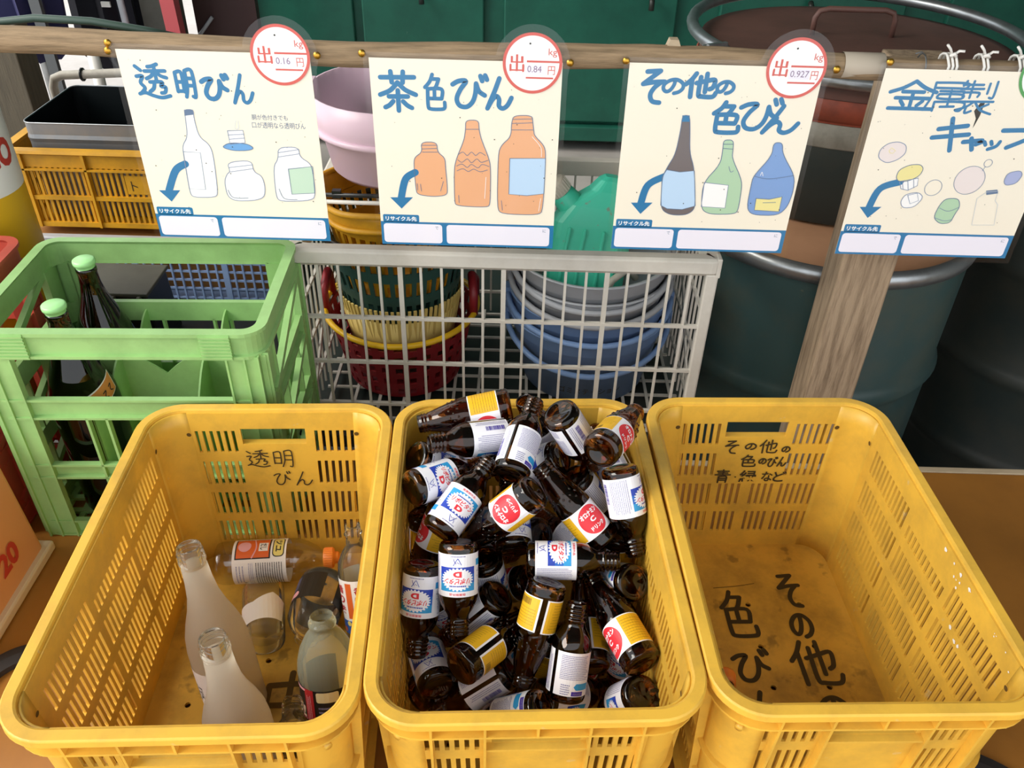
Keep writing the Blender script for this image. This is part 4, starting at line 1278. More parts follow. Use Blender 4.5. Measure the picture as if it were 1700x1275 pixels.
def sign(n, x0, z0, label, price, sticker, seed):
    r = empty('hanging_sign', label, 'sign', (x0 + 0.137, SY, z0), 0, 'recycling signs on the wooden bar')
    g = G()
    g.eps = 0.006
    Wd, Hd = 274.0, 291.0
    T = TR(-0.137, 0, 0) @ M4.Rotation(pi / 2, 4, 'X') @ M4.Scale(0.001, 4)
    # the paper itself has a thickness; artwork lies on it in thin layers
    g.box((137, -145.5, 0.0), (Wd, Hd, 0.4), 0, T)
    L0, L1, L2, L3, L4 = 0.30, 0.45, 0.60, 0.75, 0.90
    g.rect(0, -Hd, Wd, -251, L0, 1, T)
    g.rect(4, -252, 61, -239, L0, 1, T, 2.5)
    g.text('リサイクル先', 8, -250, 57, -242, L1, 2, 0.03, T)
    g.rect(4, -287.5, 97, -254.5, L1, 3, T, 5)
    g.rect(104, -287.5, 268, -254.5, L1, 3, T, 5)
    g.text('で', 86, -263, 91, -258, L2, 16, 0.0, T)
    g.text('に', 257, -263, 262, -258, L2, 16, 0.0, T)
    for it in ART[n]:
        k = it[0]
        if k == 'g':
            ch, xa, ya, xb, yb = it[1:]
            small = (xb - xa) < 34
            g.strokes(ch, xa, -yb, xb, -ya, 3.5 if ch in '属製' else 5.4 if (small or ch in '透明金') else 6.8, L1, 1, T)
        elif k == 't':
            s_, xa, ya, xb, yb = it[1:]
            g.text(s_, xa, -yb, xb, -ya, L1, 16, 0.0, T)
        elif k == 'f':
            pts = [(a, -b) for a, b in it[2]]
            area = sum(pts[i][0] * pts[i - 1][1] - pts[i - 1][0] * pts[i][1] for i in range(len(pts)))
            inner_ = it[1] in 'gPys' or (it[1] == 'B' and len(pts) == 4) or (it[1] == 'W' and n == 3)
            if len(pts) > 5 and it[1] not in 'mP':
                pts = soft(pts)
            g.fill(pts, L2 if inner_ else L1, KEY[it[1]], T)
            if it[1] not in 'Bm':
                g.ribbon(pts + [pts[0]], 1.0, L3, 15 if it[1] in 'Wkv' else 16, T, False)
        elif k == 'l':
            g.ribbon([(a, -b) for a, b in it[2]], 0.8, L4, KEY[it[1]], T, len(it[2]) > 2 and it[2][0] != it[2][-1])
        elif k == 'a':
            g.ribbon([(a, -b) for a, b in it[2]], 11, L1, 1, T)
        elif k == 'c':
            g.ring(it[2], -it[3], it[4] - 0.4, it[4] + 0.4, L3, KEY[it[1]], 36, T)
        elif k == 'd':
            c, e = it[2]
            g.disc(c[0], -c[1], abs(e[0] - c[0]), L1, 12, 36, T)
    rnd = random.Random(seed)
    for k in range(34):
        g.disc(rnd.uniform(8, 266), -rnd.uniform(8, 240), rnd.choice((.4, .5, .6, .9)), L4, 19, 6, T)
    sheet = g.build('paper', SIGNM, r)
    # round price sticker, part of the laminated sheet
    cx, cy = sticker
    R = 42.0
    g = G()
    g.eps = 0.006
    if price:
        g.disc(cx, -cy, R - 1.5, 1.1, 2, 48, T)
        g.ring(cx, -cy, R - 4.2, R, 1.25, 14, 64, T)
        g.text('出', cx - 32, -cy - 12, cx - 12, -cy + 12, 1.3, 14, 0.0, T)
        for xx, ya, yb in ((-22, -11, 12), (-29.3, 1.5, 9.5), (-14.8, 1.5, 9.5), (-31, -11, -2), (-13, -11, -2)):
            g.rect(cx + xx - 1.5, -cy + ya, cx + xx + 1.5, -cy + yb, 1.34 + .002 * xx, 14, T)
        g.rect(cx - 8, -cy + 1.5, cx + R - 3, -cy + 4.2, 1.3, 14, T)
        g.rect(cx - 9, -cy - 21, cx + R - 12, -cy - 18.6, 1.3, 14, T)
        g.text('kg', cx + 22, -cy + 9, cx + 34, -cy + 21, 1.3, 14, 0.0, T)
        g.rect(cx - 9, -cy - 15, cx + 20, -cy - 1, 1.25, 3, T)
        wd = 20 if len(price) < 5 else 26
        g.text(price, cx - 7, -cy - 12, cx - 7 + wd, -cy - 3, 1.32, 18, 0.0, T)
        g.text('円', cx + 22, -cy - 15, cx + 32, -cy - 3, 1.3, 14, 0.0, T)
        g.disc(cx - 4, -cy + 27, 1.4, 1.3, 19, 8, T)
    else:
        g.disc(cx, -cy, R - 1.5, 1.1, 2, 48, T)
        g.ring(cx, -cy, R - 4.2, R, 1.25, 20, 64, T)
    o = g.build('price_sticker', SIGNM, sheet)
    # clear laminate: rectangular sheet with a round lobe behind the sticker
    g = G()
    M_ = 8.0
    pts = [(-M_, -Hd - M_), (Wd + M_, -Hd - M_)]
    a0 = math.asin(max(-1, min(1, (M_ + cy) / (R + 11))))
    xr = cx + sqrt(max(0, (R + 11) ** 2 - (Wd + M_ - cx) ** 2)) * 0
    import math as _mm
    t0 = _mm.acos(max(-1, min(1, (Wd + M_ - cx) / (R + 11))))
    yl = -cy - (R + 11) * sin(t0)
    pts.append((Wd + M_, yl))
    tend = pi - _mm.asin(max(-1, min(1, (M_ + cy) / (R + 11))))
    for k in range(25):
        t = -t0 + (tend + t0) * k / 24
        pts.append((cx + (R + 11) * cos(t), -cy + (R + 11) * sin(t)))
    pts += [(-M_, M_)]
    n_ = len(pts)
    g.fill(pts, 1.6, 0, T)
    g.build('laminate', LAM, r)
    return r

sign(1, -.572, .739, 'cream laminated sign at far left with line-drawn clear bottles and blue brush title', '0.16', (232.6, 2.2), 1)
sign(2, -.215, .737, 'cream laminated sign with three orange-brown bottles, second from the left', '0.84', (231.3, 1.9), 2)
sign(3, .153, .740, 'cream laminated sign with dark, green and blue bottles, third from the left', '0.927', (234.8, 1.6), 3)
sign(4, .513, .742, 'cream laminated sign with metal caps and a frying pan, rightmost and cut by the frame', '', (232, 2), 4)

# bar, posts, tacks and strings
g = G()
pts, rad = [], []
rnd = random.Random(3)
for k in range(41):
    x = -0.98 + 2.1 * k / 40
    pts.append((x, 1.257 + rnd.uniform(-.0012, .0012), 0.7375 + 0.004 * sin(k * .35) + rnd.uniform(-.0008, .0008)))
    rad.append(0.0185 - 0.0025 * (k / 40) + rnd.uniform(-.0006, .0006))
g.tube(pts, rad, 14)
tag(g.build('wooden_bar', WOOD), 'long weathered wooden pole from which the four signs hang', 'pole')

g = G()
g.bx(0.548, 0.640, 1.277, 1.352, GZ, 0.738)
p_ = g.build('wooden_post', WOODV, bevel=0.003)
tag(p_, 'weathered square wooden post behind the rightmost sign', 'post')
g = G()
g.bx(-1.62, -1.345, 2.32, 2.42, GZ, 0.48)
tag(g.build('wooden_post', POSTD, bevel=0.003), 'broad dark grey-brown post at the far left behind the yellow crate with the tin', 'post')

def tack(x, z, label, y=1.2385):
    g = G()
    T = TR(x, y, z) @ M4.Rotation(pi / 2, 4, 'X')
    g.lathe([(0.0001, 0.0085), (0.0030, 0.0080), (0.0052, 0.0062), (0.0056, 0.0050), (0.0030, 0.0040), (0.0010, 0.0036), (0.0008, -0.010), (0.0001, -0.012)][::-1], 16, 0, T)
    tag(g.build('thumbtack', BRASS), label, 'tack', 'brass tacks holding the signs')
for x, z, s_ in ((-.5805, .7465, 'upper of two brass tacks at the top left corner of the leftmost sign'), (-.583, .736, 'lower of two brass tacks at the top left corner of the leftmost sign'),
                 (-.288, .7375, 'brass tack right of the round sticker on the leftmost sign'), (-.224, .742, 'dull brass tack at the top left corner of the orange-brown bottle sign'),
                 (.069, .737, 'brass tack right of the round sticker on the orange-brown bottle sign'), (.148, .742, 'dull tack at the top left corner of the dark, green and blue bottle sign'),
                 (.445, .738, 'brass tack right of the round sticker on the third sign'), (.517, .750, 'brass tack at the top left corner of the rightmost sign')):
    tack(x, z, s_)

def tie(x, turns, label):
    g = G()
    for k in range(turns):
        xx = x + 0.0058 * (k - (turns - 1) / 2)
        g.tube([(xx + 0.0008 * sin(t * 2), 1.257 + 0.0195 * cos(2 * pi * t / 16), 0.738 + 0.0195 * sin(2 * pi * t / 16)) for t in range(16)], 0.0019, 7, 0, True)
    for dx, dz in ((-0.014, 0.016), (0.013, 0.008)):
        g.tube([(x, 1.249, 0.757), (x + dx * .5, 1.246, 0.762 + dz * .3), (x + dx, 1.243, 0.757 + dz)], 0.0019, 7)
    g.tube([(x - .004, 1.247, 0.757), (x, 1.244, 0.761), (x + .004, 1.247, 0.757)], 0.0026, 7)
    tag(g.build('string_tie', STRING), label, 'string', 'white strings tied round the bar')
tie(.608, 3, 'white string wound three times round the bar, leftmost of the three ties')
tie(.655, 2, 'white string wound twice round the bar, middle of the three ties')
tie(.706, 2, 'white string knotted round the bar at the right edge of the photo')
g = G()
g.tube([(.571, 1.257 + 0.0185 * cos(2 * pi * t / 20), 0.738 + 0.0185 * sin(2 * pi * t / 20)) for t in range(20)], 0.0011, 6, 0, True)
g.tube([(.571, 1.25, .756), (.562, 1.246, .762), (.553, 1.243, .760)], 0.0010, 6)
tag(g.build('wire_loop', WIRE), 'thin grey wire looped round the bar left of the white strings', 'wire')
g = G()
T = TR(.487, 1.257, .738) @ M4.Rotation(pi / 2, 4, 'Y')
g.lathe([(0.0176, -.029), (0.0180, -.0285), (0.0180, .0285), (0.0176, .029)], 20, 0, T)
tag(g.build('tape_band', TAPE), 'strip of greyish tape wrapped round the bar left of the rightmost sign', 'tape')
g = G()
g.add([(.205, 1.256, .752), (.228, 1.256, .752), (.222, 1.256, .766), (.210, 1.256, .766), (.205, 1.272, .752), (.228, 1.272, .752), (.222, 1.272, .766), (.210, 1.272, .766)],
      [(3, 2, 1, 0), (4, 5, 6, 7), (0, 1, 5, 4), (1, 2, 6, 5), (2, 3, 7, 6), (3, 0, 4, 7)])
tag(g.build('wood_wedge', PALE), 'small pale wood chip standing on top of the bar above the third sign', 'wood chip')
g = G()
g.tube([(-.90, 1.262, .70), (-.84, 1.268, .735), (-.77, 1.278, .757), (-.70, 1.282, .765), (-.62, 1.285, .762), (-.55, 1.292, .75), (-.50, 1.31, .735)], 0.0055, 10)
tag(g.build('garden_hose', HOSE), 'thin dark green hose draped over the bar at the top left', 'hose')

# ------------------------------------------------------------------ green bottle crate and its red neighbour
def beer_crate(label, material, loc, rz):
    r = empty('bottle_crate', label, 'crate', loc, rz)
    X, Y, H = 0.215, 0.150, 0.410
    g = G()
    P = rrect(X, Y, 0.035, 6)
    # top band, outer flange above and below
    g.sweep([(0.0, 0.410), (0.0, 0.404), (-0.005, 0.403), (-0.005, 0.372), (0.0, 0.371), (0.0, 0.366), (-0.010, 0.366), (-0.010, 0.372), (-0.012, 0.404), (-0.016, 0.410)], P)
    g.build('rim', material, r)
    for sx in (1, -1):
        for sy in (1, -1):
            g = G()
            # angled corner post with two webs
            x, y = sx * X, sy * Y
            g.bx(x - sx * .012, x - sx * .058, y - sy * .004, y - sy * .012, 0.0, 0.368)
            g.bx(x - sx * .004, x - sx * .012, y - sy * .010, y - sy * .050, 0.0, 0.368)
            for d in (.012, .032, .058):
                g.bx(x - sx * d, x - sx * (d + .003), y, y - sy * .012, 0.0, 0.370)
            for d in (.012, .050):
                g.bx(x, x - sx * .012, y - sy * d, y - sy * (d + .003), 0.0, 0.370)
            g.build('corner_post', material, r)
    g = G()
    for z0, z1 in ((0.252, 0.290), (0.130, 0.160), (0.0, 0.035)):
        P2 = rrect(X - .002, Y - .002, 0.03, 5)
        g.sweep([(0, z1), (0, z1 - .004), (-.007, z1 - .005), (-.007, z0 + .005), (0, z0 + .004), (0, z0), (-.010, z0), (-.010, z1)], P2)
    for t in (-.075, -.045, .045, .075):
        for sy in (1, -1):
            g.bx(t - .002, t + .002, sy * (Y - .012), sy * (Y - .002), .03, .255)
    for sx in (1, -1):
        for t in (-.05, .05):
            g.bx(sx * (X - .012), sx * (X - .002), t - .002, t + .002, .03, .255)
        for z in (.05, .17, .29):
            g.bar((sx * (X - .004), -Y + .03, z), (sx * (X - .004), Y - .05, z + .075), .010, .012)
    g.build('side_rail', material, r)
    # grip blocks with ribs, next to the corners of the long sides
    for sx in (1, -1):
        for sy in (1, -1):
            g = G()
            c = sx * (X - .070)
            g.bx(c - .022, c + .022, sy * (Y - .004), sy * (Y + .001), .366, .409)
            for k in range(7):
                z = .369 + .0058 * k
                g.bx(c - .022, c + .022, sy * Y, sy * (Y + .0028), z, z + .0026)
            g.build('grip', material, r)
    g = G()
    # egg-crate partitions with wavy tops
    def part(p, q, nw):
        p, q = V(p), V(q)
        d = (q - p)
        n_ = V((-d.y, d.x, 0)).normalized() * 0.0015
        K = 24
        top = [0.235 + 0.040 * abs(cos(pi * nw * k / K)) for k in range(K + 1)]
        vs, fs = [], []
        for k in range(K + 1):
            c = p + d * (k / K)
            for s_ in (1, -1):
                vs += [c + n_ * s_ + V((0, 0, 0.012)), c + n_ * s_ + V((0, 0, top[k]))]
        for k in range(K):
            a, b = 4 * k, 4 * k + 4
            fs += [(a, b, b + 1, a + 1), (a + 3, b + 3, b + 2, a + 2), (a + 1, b + 1, b + 3, a + 3), (a + 2, b + 2, b, a)]
        g.add(vs, fs)
    part((-X + .012, 0, 0), (X - .012, 0, 0), 3)
    for x in (-.07, .07):
        part((x, -Y + .012, 0), (x, Y - .012, 0), 2)
    g.build('divider', material, r)
    g = G()
    for k in range(9):
        y = -Y + .02 + k * (2 * Y - .04) / 8
        g.bx(-X + .012, X - .012, y - .005, y + .005, .006, .012)
    for k in range(13):
        x = -X + .02 + k * (2 * X - .04) / 12
        g.bx(x - .005, x + .005, -Y + .012, Y - .012, .004, .010)
    g.build('base_grid', material, r)
    return r

gc = beer_crate('open green plastic bottle crate behind the left yellow crate', GRN, (-.580, 1.152, 0), radians(2.5))
rc = beer_crate('faded red plastic bottle crate left of the green one at the photo edge', RED, (-1.040, 1.135, 0), radians(2.5))

BRN = glass('dark_bottle_glass', (0.10, 0.05, 0.02, 1), 0.02)
LGCAP = mat('pale_green_cap', '#a9e79a', 0.35)
HLAB = mat('orange_handwritten_label', '#d9853f', 0.55)
def big_bottle(x, y, label, face, lz):
    r = empty('sake_bottle', label, 'bottle', (x, y, .013), 0, 'large dark bottles in the green crate')
    pb = [(0.0001, .006), (.040, 0), (.050, .003), (.0525, .012), (.0525, .215), (.050, .240), (.041, .272), (.029, .305), (.020, .333), (.0165, .352), (.0155, .372), (.0165, .374), (.0165, .380), (.0140, .382)]
    G().lathe(pb, 36).build('body', BRN, r)
    G().lathe([(.0001, .396), (.0155, .396), (.0175, .3945), (.0180, .391), (.0175, .3875), (.0150, .386), (.0148, .381)][::-1], 28).build('cap', LGCAP, r)
    if lz:
        rnd = random.Random(int(x * 1000))
        g = G()
        g.add([(-.038, lz, .0004), (.034, lz + .022, .0004), (.034, lz + .054, .0004), (-.038, lz + .032, .0004)], [(0, 1, 2, 3)], 0)
        g.add([(-.036, lz + .002, .0007), (.032, lz + .023, .0007), (.032, lz + .052, .0007), (-.036, lz + .030, .0007)], [(0, 1, 2, 3)], 1)
        for k in range(4):
            xx, zz = -.026 + .014 * k, lz + .010 + .0043 * k
            g.ribbon([(xx, zz + .012), (xx + .006, zz + .014), (xx + .002, zz + .006), (xx + .007, zz + .003)], .0018, .001, 2)
        def rr(y):
            for (r0, z0), (r1, z1) in zip(pb[1:], pb[2:]):
                if z0 <= y <= z1 and z1 > z0:
                    return r0 + (r1 - r0) * (y - z0) / (z1 - z0)
            return .05
        o = wrap2(g, rr, 'label', r, [PAPER, HLAB, DARKT])
        o.rotation_euler = (0, 0, radians(face))
    return r
big_bottle(-.704, 1.222, 'dark bottle with pale green cap in the far row of the green crate', 55, .168)
big_bottle(-.690, 1.082, 'dark bottle with pale green cap in the near row of the green crate', 62, .214)

# ------------------------------------------------------------------ grey mesh basket
r = empty('mesh_basket', 'large grey-white plastic mesh basket full of baskets and buckets behind the crates', 'basket', (-.02, 1.525, 0), 0)
X, Y, Z0, Z1 = .371, .222, .012, .398
g = G()
P = rrect(X, Y, .012, 4)
g.sweep([(0.0, Z1), (.006, Z1 - .004), (.006, Z1 - .026), (-.002, Z1 - .034), (-.020, Z1 - .034), (-.020, Z1)], P)
for sx in (1, -1):
    g.bx(sx * X + .004, sx * X - .004, -Y - .004, -Y + .020, Z1 - .036, Z1 + .001)
g.build('rim', GREY, r, bevel=.002)
for sx in (1, -1):
    for sy in (1, -1):
        g = G()
        x0 = sx * (X - .006)
        g.add([(x0 - .014 + .0, sy * (Y - .014), Z0), (x0 + .006, sy * (Y - .014), Z0), (x0 + .006, sy * (Y + .003), Z0), (x0 - .014, sy * (Y + .003), Z0),
               (x0 - .014, sy * (Y - .014), Z1 - .03), (x0 + .008, sy * (Y - .014), Z1 - .03), (x0 + .008, sy * (Y + .003), Z1 - .03), (x0 - .014, sy * (Y + .003), Z1 - .03)],
              [(3, 2, 1, 0), (4, 5, 6, 7), (0, 1, 5, 4), (1, 2, 6, 5), (2, 3, 7, 6), (3, 0, 4, 7)])
        g.build('corner_post', GREY, r, bevel=.003)
g = G()
hz = (.0635, .162, .260)
nv = 20
for k in range(1, nv):
    x = -X + .010 + (2 * X - .020) * k / nv
    wd = .0085 if k % 5 == 0 else .0046
    g.bx(x - wd / 2, x + wd / 2, -Y - .001, -Y + .004, Z0, Z1 - .032)
for z in hz:
    g.bx(-X + .008, X - .008, -Y - .002, -Y + .005, z - .003, z + .003)
g.build('front_grid', GREY, r)
g = G()
for k in range(1, nv):
    x = -X + .010 + (2 * X - .020) * k / nv
    g.bx(x - .0023, x + .0023, Y - .004, Y, Z0, Z1 - .032)
for z in hz:
    g.bx(-X + .008, X - .008, Y - .005, Y + .001, z - .003, z + .003)
g.build('back_grid', GREY, r)
for sx in (1, -1):
    g = G()
    for k in range(1, 13):
        y = -Y + .010 + (2 * Y - .020) * k / 13
        g.bx(sx * X - .004, sx * X, y - .0023, y + .0023, Z0, Z1 - .032)
    for z in hz:
        g.bx(sx * X - .005, sx * X + .001, -Y + .008, Y - .008, z - .003, z + .003)
    g.bar((sx * (X - .003), -Y + .02, .05), (sx * (X - .003), Y - .02, .35), .004, .012)
    g.build('side_grid', GREY, r)
g = G()
for k in range(15):
    x = -X + .02 + (2 * X - .04) * k / 14
    g.bx(x - .003, x + .003, -Y + .006, Y - .006, .012, .016)
for k in range(9):
    y = -Y + .02 + (2 * Y - .04) * k / 8
    g.bx(-X + .006, X - .006, y - .003, y + .003, .010, .014)
g.build('base_grid', GREY, r)
SCREW = (-.02 + .355, 1.30)

# contents: stacked round baskets on the left
def slotted(g, r0, z0, r1, z1, rows, n, frac, m=0, hole_h=.5):
    """tapered wall with rectangular openings"""
    zs = []
    for k in range(rows):
        a = z0 + (z1 - z0) * k / rows
        h = (z1 - z0) / rows
        zs += [a, a + h * (1 - hole_h) / 2, a + h * (1 + hole_h) / 2]
    zs.append(z1)
    ts = []
    for j in range(n):
        ts += [2 * pi * j / n, 2 * pi * (j + frac) / n]
    vs = [((r0 + (r1 - r0) * (z - z0) / (z1 - z0)) * cos(t), (r0 + (r1 - r0) * (z - z0) / (z1 - z0)) * sin(t), z) for z in zs for t in ts]
    K = len(ts)
    fs = []
    for i in range(len(zs) - 1):
        for j in range(K):
            if i % 3 == 1 and j % 2 == 1:
                continue
            fs.append((i * K + j, i * K + (j + 1) % K, (i + 1) * K + (j + 1) % K, (i + 1) * K + j))
    g.add(vs, fs, m)

bx_, by_ = -.232, 1.505
r = empty('round_basket', 'red slotted round basket with a yellow rim inside the grey mesh basket', 'basket', (bx_, by_, .017))
g = G()
slotted(g, .118, .0, .150, .150, 5, 30, .5)
g.lathe([(.0001, .001), (.118, .001)], 30)
g.build('wall', MAROON, r, solid=.003)
g = G()
g.tube([(.156 * cos(2 * pi * k / 48), .156 * sin(2 * pi * k / 48), .153 + .004 * cos(4 * pi * k / 48)) for k in range(48)], .006, 8, 0, True)
g.build('rim', YCONE, r)
for s_ in (1, -1):
    g = G()
    g.tube([(s_ * .150, -.035, .153), (s_ * .150, -.03, .20), (s_ * .145, 0, .225), (s_ * .150, .03, .20), (s_ * .150, .035, .153)], .009, 8)
    g.build('handle', MAROON, r)

r = empty('round_basket', 'cream ribbed round basket standing inside the red one', 'basket', (bx_, by_, .075))
g = G()
for k in range(72):
    t = 2 * pi * k / 72
    g.bar((.098 * cos(t), .098 * sin(t), .0), (.126 * cos(t), .126 * sin(t), .150), .006, .003, 0, (cos(t), sin(t), 0))
g.lathe([(.0001, .001), (.1, .001), (.1, -.002), (.122, .12), (.119, .12), (.096, .004)], 40)
g.build('wall', CREAM, r)

r = empty('round_basket', 'dark green slotted basket with a black rim in the stack of round baskets', 'basket', (bx_, by_, .190))
g = G()
slotted(g, .112, .0, .146, .165, 3, 40, .42, 0, .62)
g.lathe([(.0001, .001), (.112, .001)], 30)
g.build('wall', DGRN, r, solid=.003)
g = G()
g.tube([(.149 * cos(2 * pi * k / 48), .149 * sin(2 * pi * k / 48), .168) for k in range(48)], .0075, 8, 0, True)
g.build('rim', BLK, r)

r = empty('round_basket', 'yellow slotted basket with a wavy rim standing inside the dark green basket', 'basket', (bx_, by_, .225))
g = G()
slotted(g, .098, .0, .132, .160, 3, 40, .42, 0, .6)
g.lathe([(.0001, .001), (.098, .001)], 30)
g.build('wall', YEL2, r, solid=.003)
g = G()
for z, rr in ((.170, .139), (.203, .146)):
    g.tube([((rr + .002 * cos(2 * pi * k / 8)) * cos(2 * pi * k / 48), (rr + .002 * cos(2 * pi * k / 8)) * sin(2 * pi * k / 48), z + .003 * cos(2 * pi * k / 12)) for k in range(48)], .006, 8, 0, True)
g.lathe([(.132, .160), (.138, .168), (.140, .19), (.144, .203), (.141, .203), (.130, .162)], 40)
g.build('rim', YEL2, r)

r = empty('plastic_tub', 'pale pink plastic tub on top of the round baskets behind the bar', 'tub', (bx_ + .01, by_ + .04, .452))
g = G()
g.lathe([(.0001, .0), (.118, .0), (.128, .01), (.140, .070), (.1485, .078), (.152, .086), (.158, .150), (.154, .150), (.146, .088), (.134, .070), (.122, .014), (.0001, .008)], 44)
g.build('body', PINK, r)
g = G()
g.tube([(.152 * cos(2 * pi * k / 48), .152 * sin(2 * pi * k / 48), .086) for k in range(48)], .0065, 8, 0, True)
g.bx(-.166, -.150, -.022, .022, .10, .156)
g.build('rim', PINK, r)
g = G()
g.box((0, 0, 0), (.16, .13, .006), 0, TR(bx_ + .035, by_ + .05, .487) @ M4.Rotation(radians(14), 4, 'X'))
g.box((0, .068, .03), (.16, .006, .06), 0, TR(bx_ + .035, by_ + .05, .487) @ M4.Rotation(radians(14), 4, 'X'))
tag(g.build('tray', BGRN, bevel=.004), 'bright green plastic tray lying in the pink tub', 'tray')
r = empty('carrying_bar', 'black and white bar lying over the yellow basket under the pink tub', 'bar', (bx_, by_ - .10, .446))
g = G()
g.tube([(-.15, 0, .004), (0, -.008, .008), (.15, 0, .004)], .004, 8)
g.bx(-.095, -.080, -.006, .006, .0, .014)
g.build('bar', BLK, r)
g = G()
g.tube([(-.15, .0, -.008), (-.05, -.012, -.004), (.15, -.006, -.006)], .004, 8)
g.build('rod', WHITE, r)

# contents: stacked buckets on the right
kx, ky = .152, 1.512
def bucket(label, z, rt, rb, h, m, band, ang, side):
    r = empty('bucket', label, 'bucket', (kx, ky, z), 0, 'buckets nested in the grey mesh basket')
    G().lathe([(.0001, 0), (rb, 0), (rt - .004, h - .03), (rt, h - .028), (rt, h - .006), (rt + .007, h - .002), (rt + .004, h), (rt - .003, h - .002), (rt - .007, h - .03), (rb - .003, .004), (.0001, .004)], 44).build('body', m, r)
    g = G()
    K = 20
    for s_ in (1,):
        g.tube([(-(rt + .010) * cos(pi * k / K), -(rt + .010) * sin(pi * k / K) * cos(ang), h - .016 - (rt + .010) * sin(pi * k / K) * sin(ang)) for k in range(K + 1)], .0062, 8)
    for s_ in (1, -1):
        g.bx(s_ * (rt - .004), s_ * (rt + .016), -.014, .014, h - .03, h - .004)
    g.build('handle', m, r)
    if band:
        g = G()
        g.text('ゴミステーション', -.058, .026, .070, .043, .0004, 0, 0.0)
        wrap2(g, lambda y: rb + (rt - .004 - rb) * y / (h - .03) + .0008, 'handwriting', r, [INK])
    return r
bucket('light blue bucket with black handwriting, lowest in the stack of buckets', .017, .158, .128, .160, BLUEB, True, radians(20), 1)
bucket('blue bucket nested second from the bottom in the stack', .062, .156, .126, .160, BLUEB, False, radians(9), 1)
bucket('dingy white-grey bucket nested third from the bottom in the stack', .112, .152, .122, .155, GREYB, False, radians(11), 1)
bucket('light grey bucket on top of the stack holding the teal canister', .148, .150, .120, .155, GREYB, False, radians(14), 1)

# teal canister leaning in the top bucket
r = empty('plastic_canister', 'teal green plastic canister with a beige screw cap leaning in the top bucket', 'canister')
g = G()
def loft(secs, m=0):
    n = len(secs[0])
    vs = [p for s_ in secs for p in s_]
    fs = [(i * n + j, i * n + (j + 1) % n, (i + 1) * n + (j + 1) % n, (i + 1) * n + j) for i in range(len(secs) - 1) for j in range(n)]
    fs.append(tuple(range(n - 1, -1, -1)))
    fs.append(tuple(range((len(secs) - 1) * n, len(secs) * n)))
    g.add(vs, fs, m)
secs = []
for z, a, b, ox in ((0, .070, .045, 0), (.006, .078, .052, 0), (.14, .078, .052, 0), (.17, .076, .050, 0), (.205, .060, .046, .006), (.235, .034, .040, .020), (.255, .022, .032, .024), (.262, .012, .022, .024)):
    secs.append([(p[0] + ox, p[1], z) for p, _ in rrect(a, b, min(a, b) * .55, 4)])
loft(secs)
for x in (-.052, -.020, .020, .052):
    g.bar((x, -.0525, .02), (x * .9 + .003, -.0525, .165), .007, .005, 0, (0, -1, 0))
g.tube([(-.035, -.01, .190), (-.068, -.02, .222)], [.030, .022], 18)
g.build('body', TEAL, r, bevel=.003)
g = G()
d = V((-.033, -.01, .032)).normalized()
p0 = V((-.066, -.0195, .221))
g.tube([p0, p0 + d * .003, p0 + d * .026, p0 + d * .030], [.018, .0215, .0215, .019], 22)
for k in range(22):
    t = 2 * pi * k / 22
    a_ = d.cross(V((0, 0, 1))).normalized()
    b_ = d.cross(a_)
    q = p0 + (a_ * cos(t) + b_ * sin(t)) * .0215
    g.bar(q + d * .004, q + d * .026, .0022, .0022)
g.build('cap', CAPW, r)
r.matrix_world = TR(.128, 1.475, .195) @ M4.Rotation(radians(-14), 4, 'X') @ M4.Rotation(radians(6), 4, 'Y')
g = G()
g.tube([(.16, 1.40, .245), (.185, 1.42, .285), (.215, 1.44, .30), (.235, 1.46, .27)], .007, 8)
tag(g.build('hose_end', CAPW), 'short pale hose end curving out of the top bucket beside the teal canister', 'hose')

# ------------------------------------------------------------------ left background
r = empty('storage_crate', 'old yellow slotted crate holding a black tin, behind the green crate at far left', 'crate', (-.90, 1.99, .166))
X, Y, H = .26, .17, .185
g = G()
P = rrect(X, Y, .03, 6)
g.sweep([(-.014, H), (.008, H), (.010, H - .006), (.004, H - .010), (-.010, H - .010)], P)
g.sweep([(0, H - .046), (.008, H - .046), (.008, H - .042), (0, H - .042)], P)
g.build('rim', YEL2, r)
g = G()
g.sweep([(0, H - .044), (0, H - .008), (-.004, H - .008), (-.004, H - .044)], P)
g.sweep([(0, .0), (.004, .0), (.004, .012), (-.004, .012), (-.004, .0)], P)
g.sweep([(0, .068), (.005, .068), (.005, .078), (-.004, .078), (-.004, .068)], P)
for sy in (1, -1):
    for k in range(-18, 19):
        x = k * .0128
        wd = .012 if k in (-18, -17, -6, 6, 17, 18) else .0062
        g.bx(x - wd / 2, x + wd / 2, sy * (Y - .004), sy * Y, .005, H - .04)
        if k in (-17, -6, 6, 17):
            g.bx(x - .003, x + .003, sy * Y, sy * (Y + .008), .0, H - .005)
for sx in (1, -1):
    for k in range(-12, 13):
        y = k * .0118
        g.bx(sx * (X - .004), sx * X, y - .003, y + .003, .005, H - .04)
for sx in (1, -1):
    for sy in (1, -1):
        g.lathe([(.03, .0), (.03, H - .01)], 6, 0, TR(sx * (X - .03), sy * (Y - .03), 0), True, 1, 1, {(1, 1): 0, (-1, 1): pi / 2, (-1, -1): pi, (1, -1): 1.5 * pi}[(sx, sy)], {(1, 1): pi / 2, (-1, 1): pi, (-1, -1): 1.5 * pi, (1, -1): 2 * pi}[(sx, sy)])
g.rect(-X + .004, -Y + .004, X - .004, Y - .004, .004)
g.build('wall', YEL2, r)
g = G()
T = TR(.035, -Y - .0012, .105) @ M4.Rotation(pi / 2, 4, 'X')
g.rect(-.03, -.02, .03, .025, 0, 1, T)
g.text('ト', -.018, -.012, -.004, .012, .0006, 0, .0, T)
g.build('handwriting', [INK, YEL2], r)

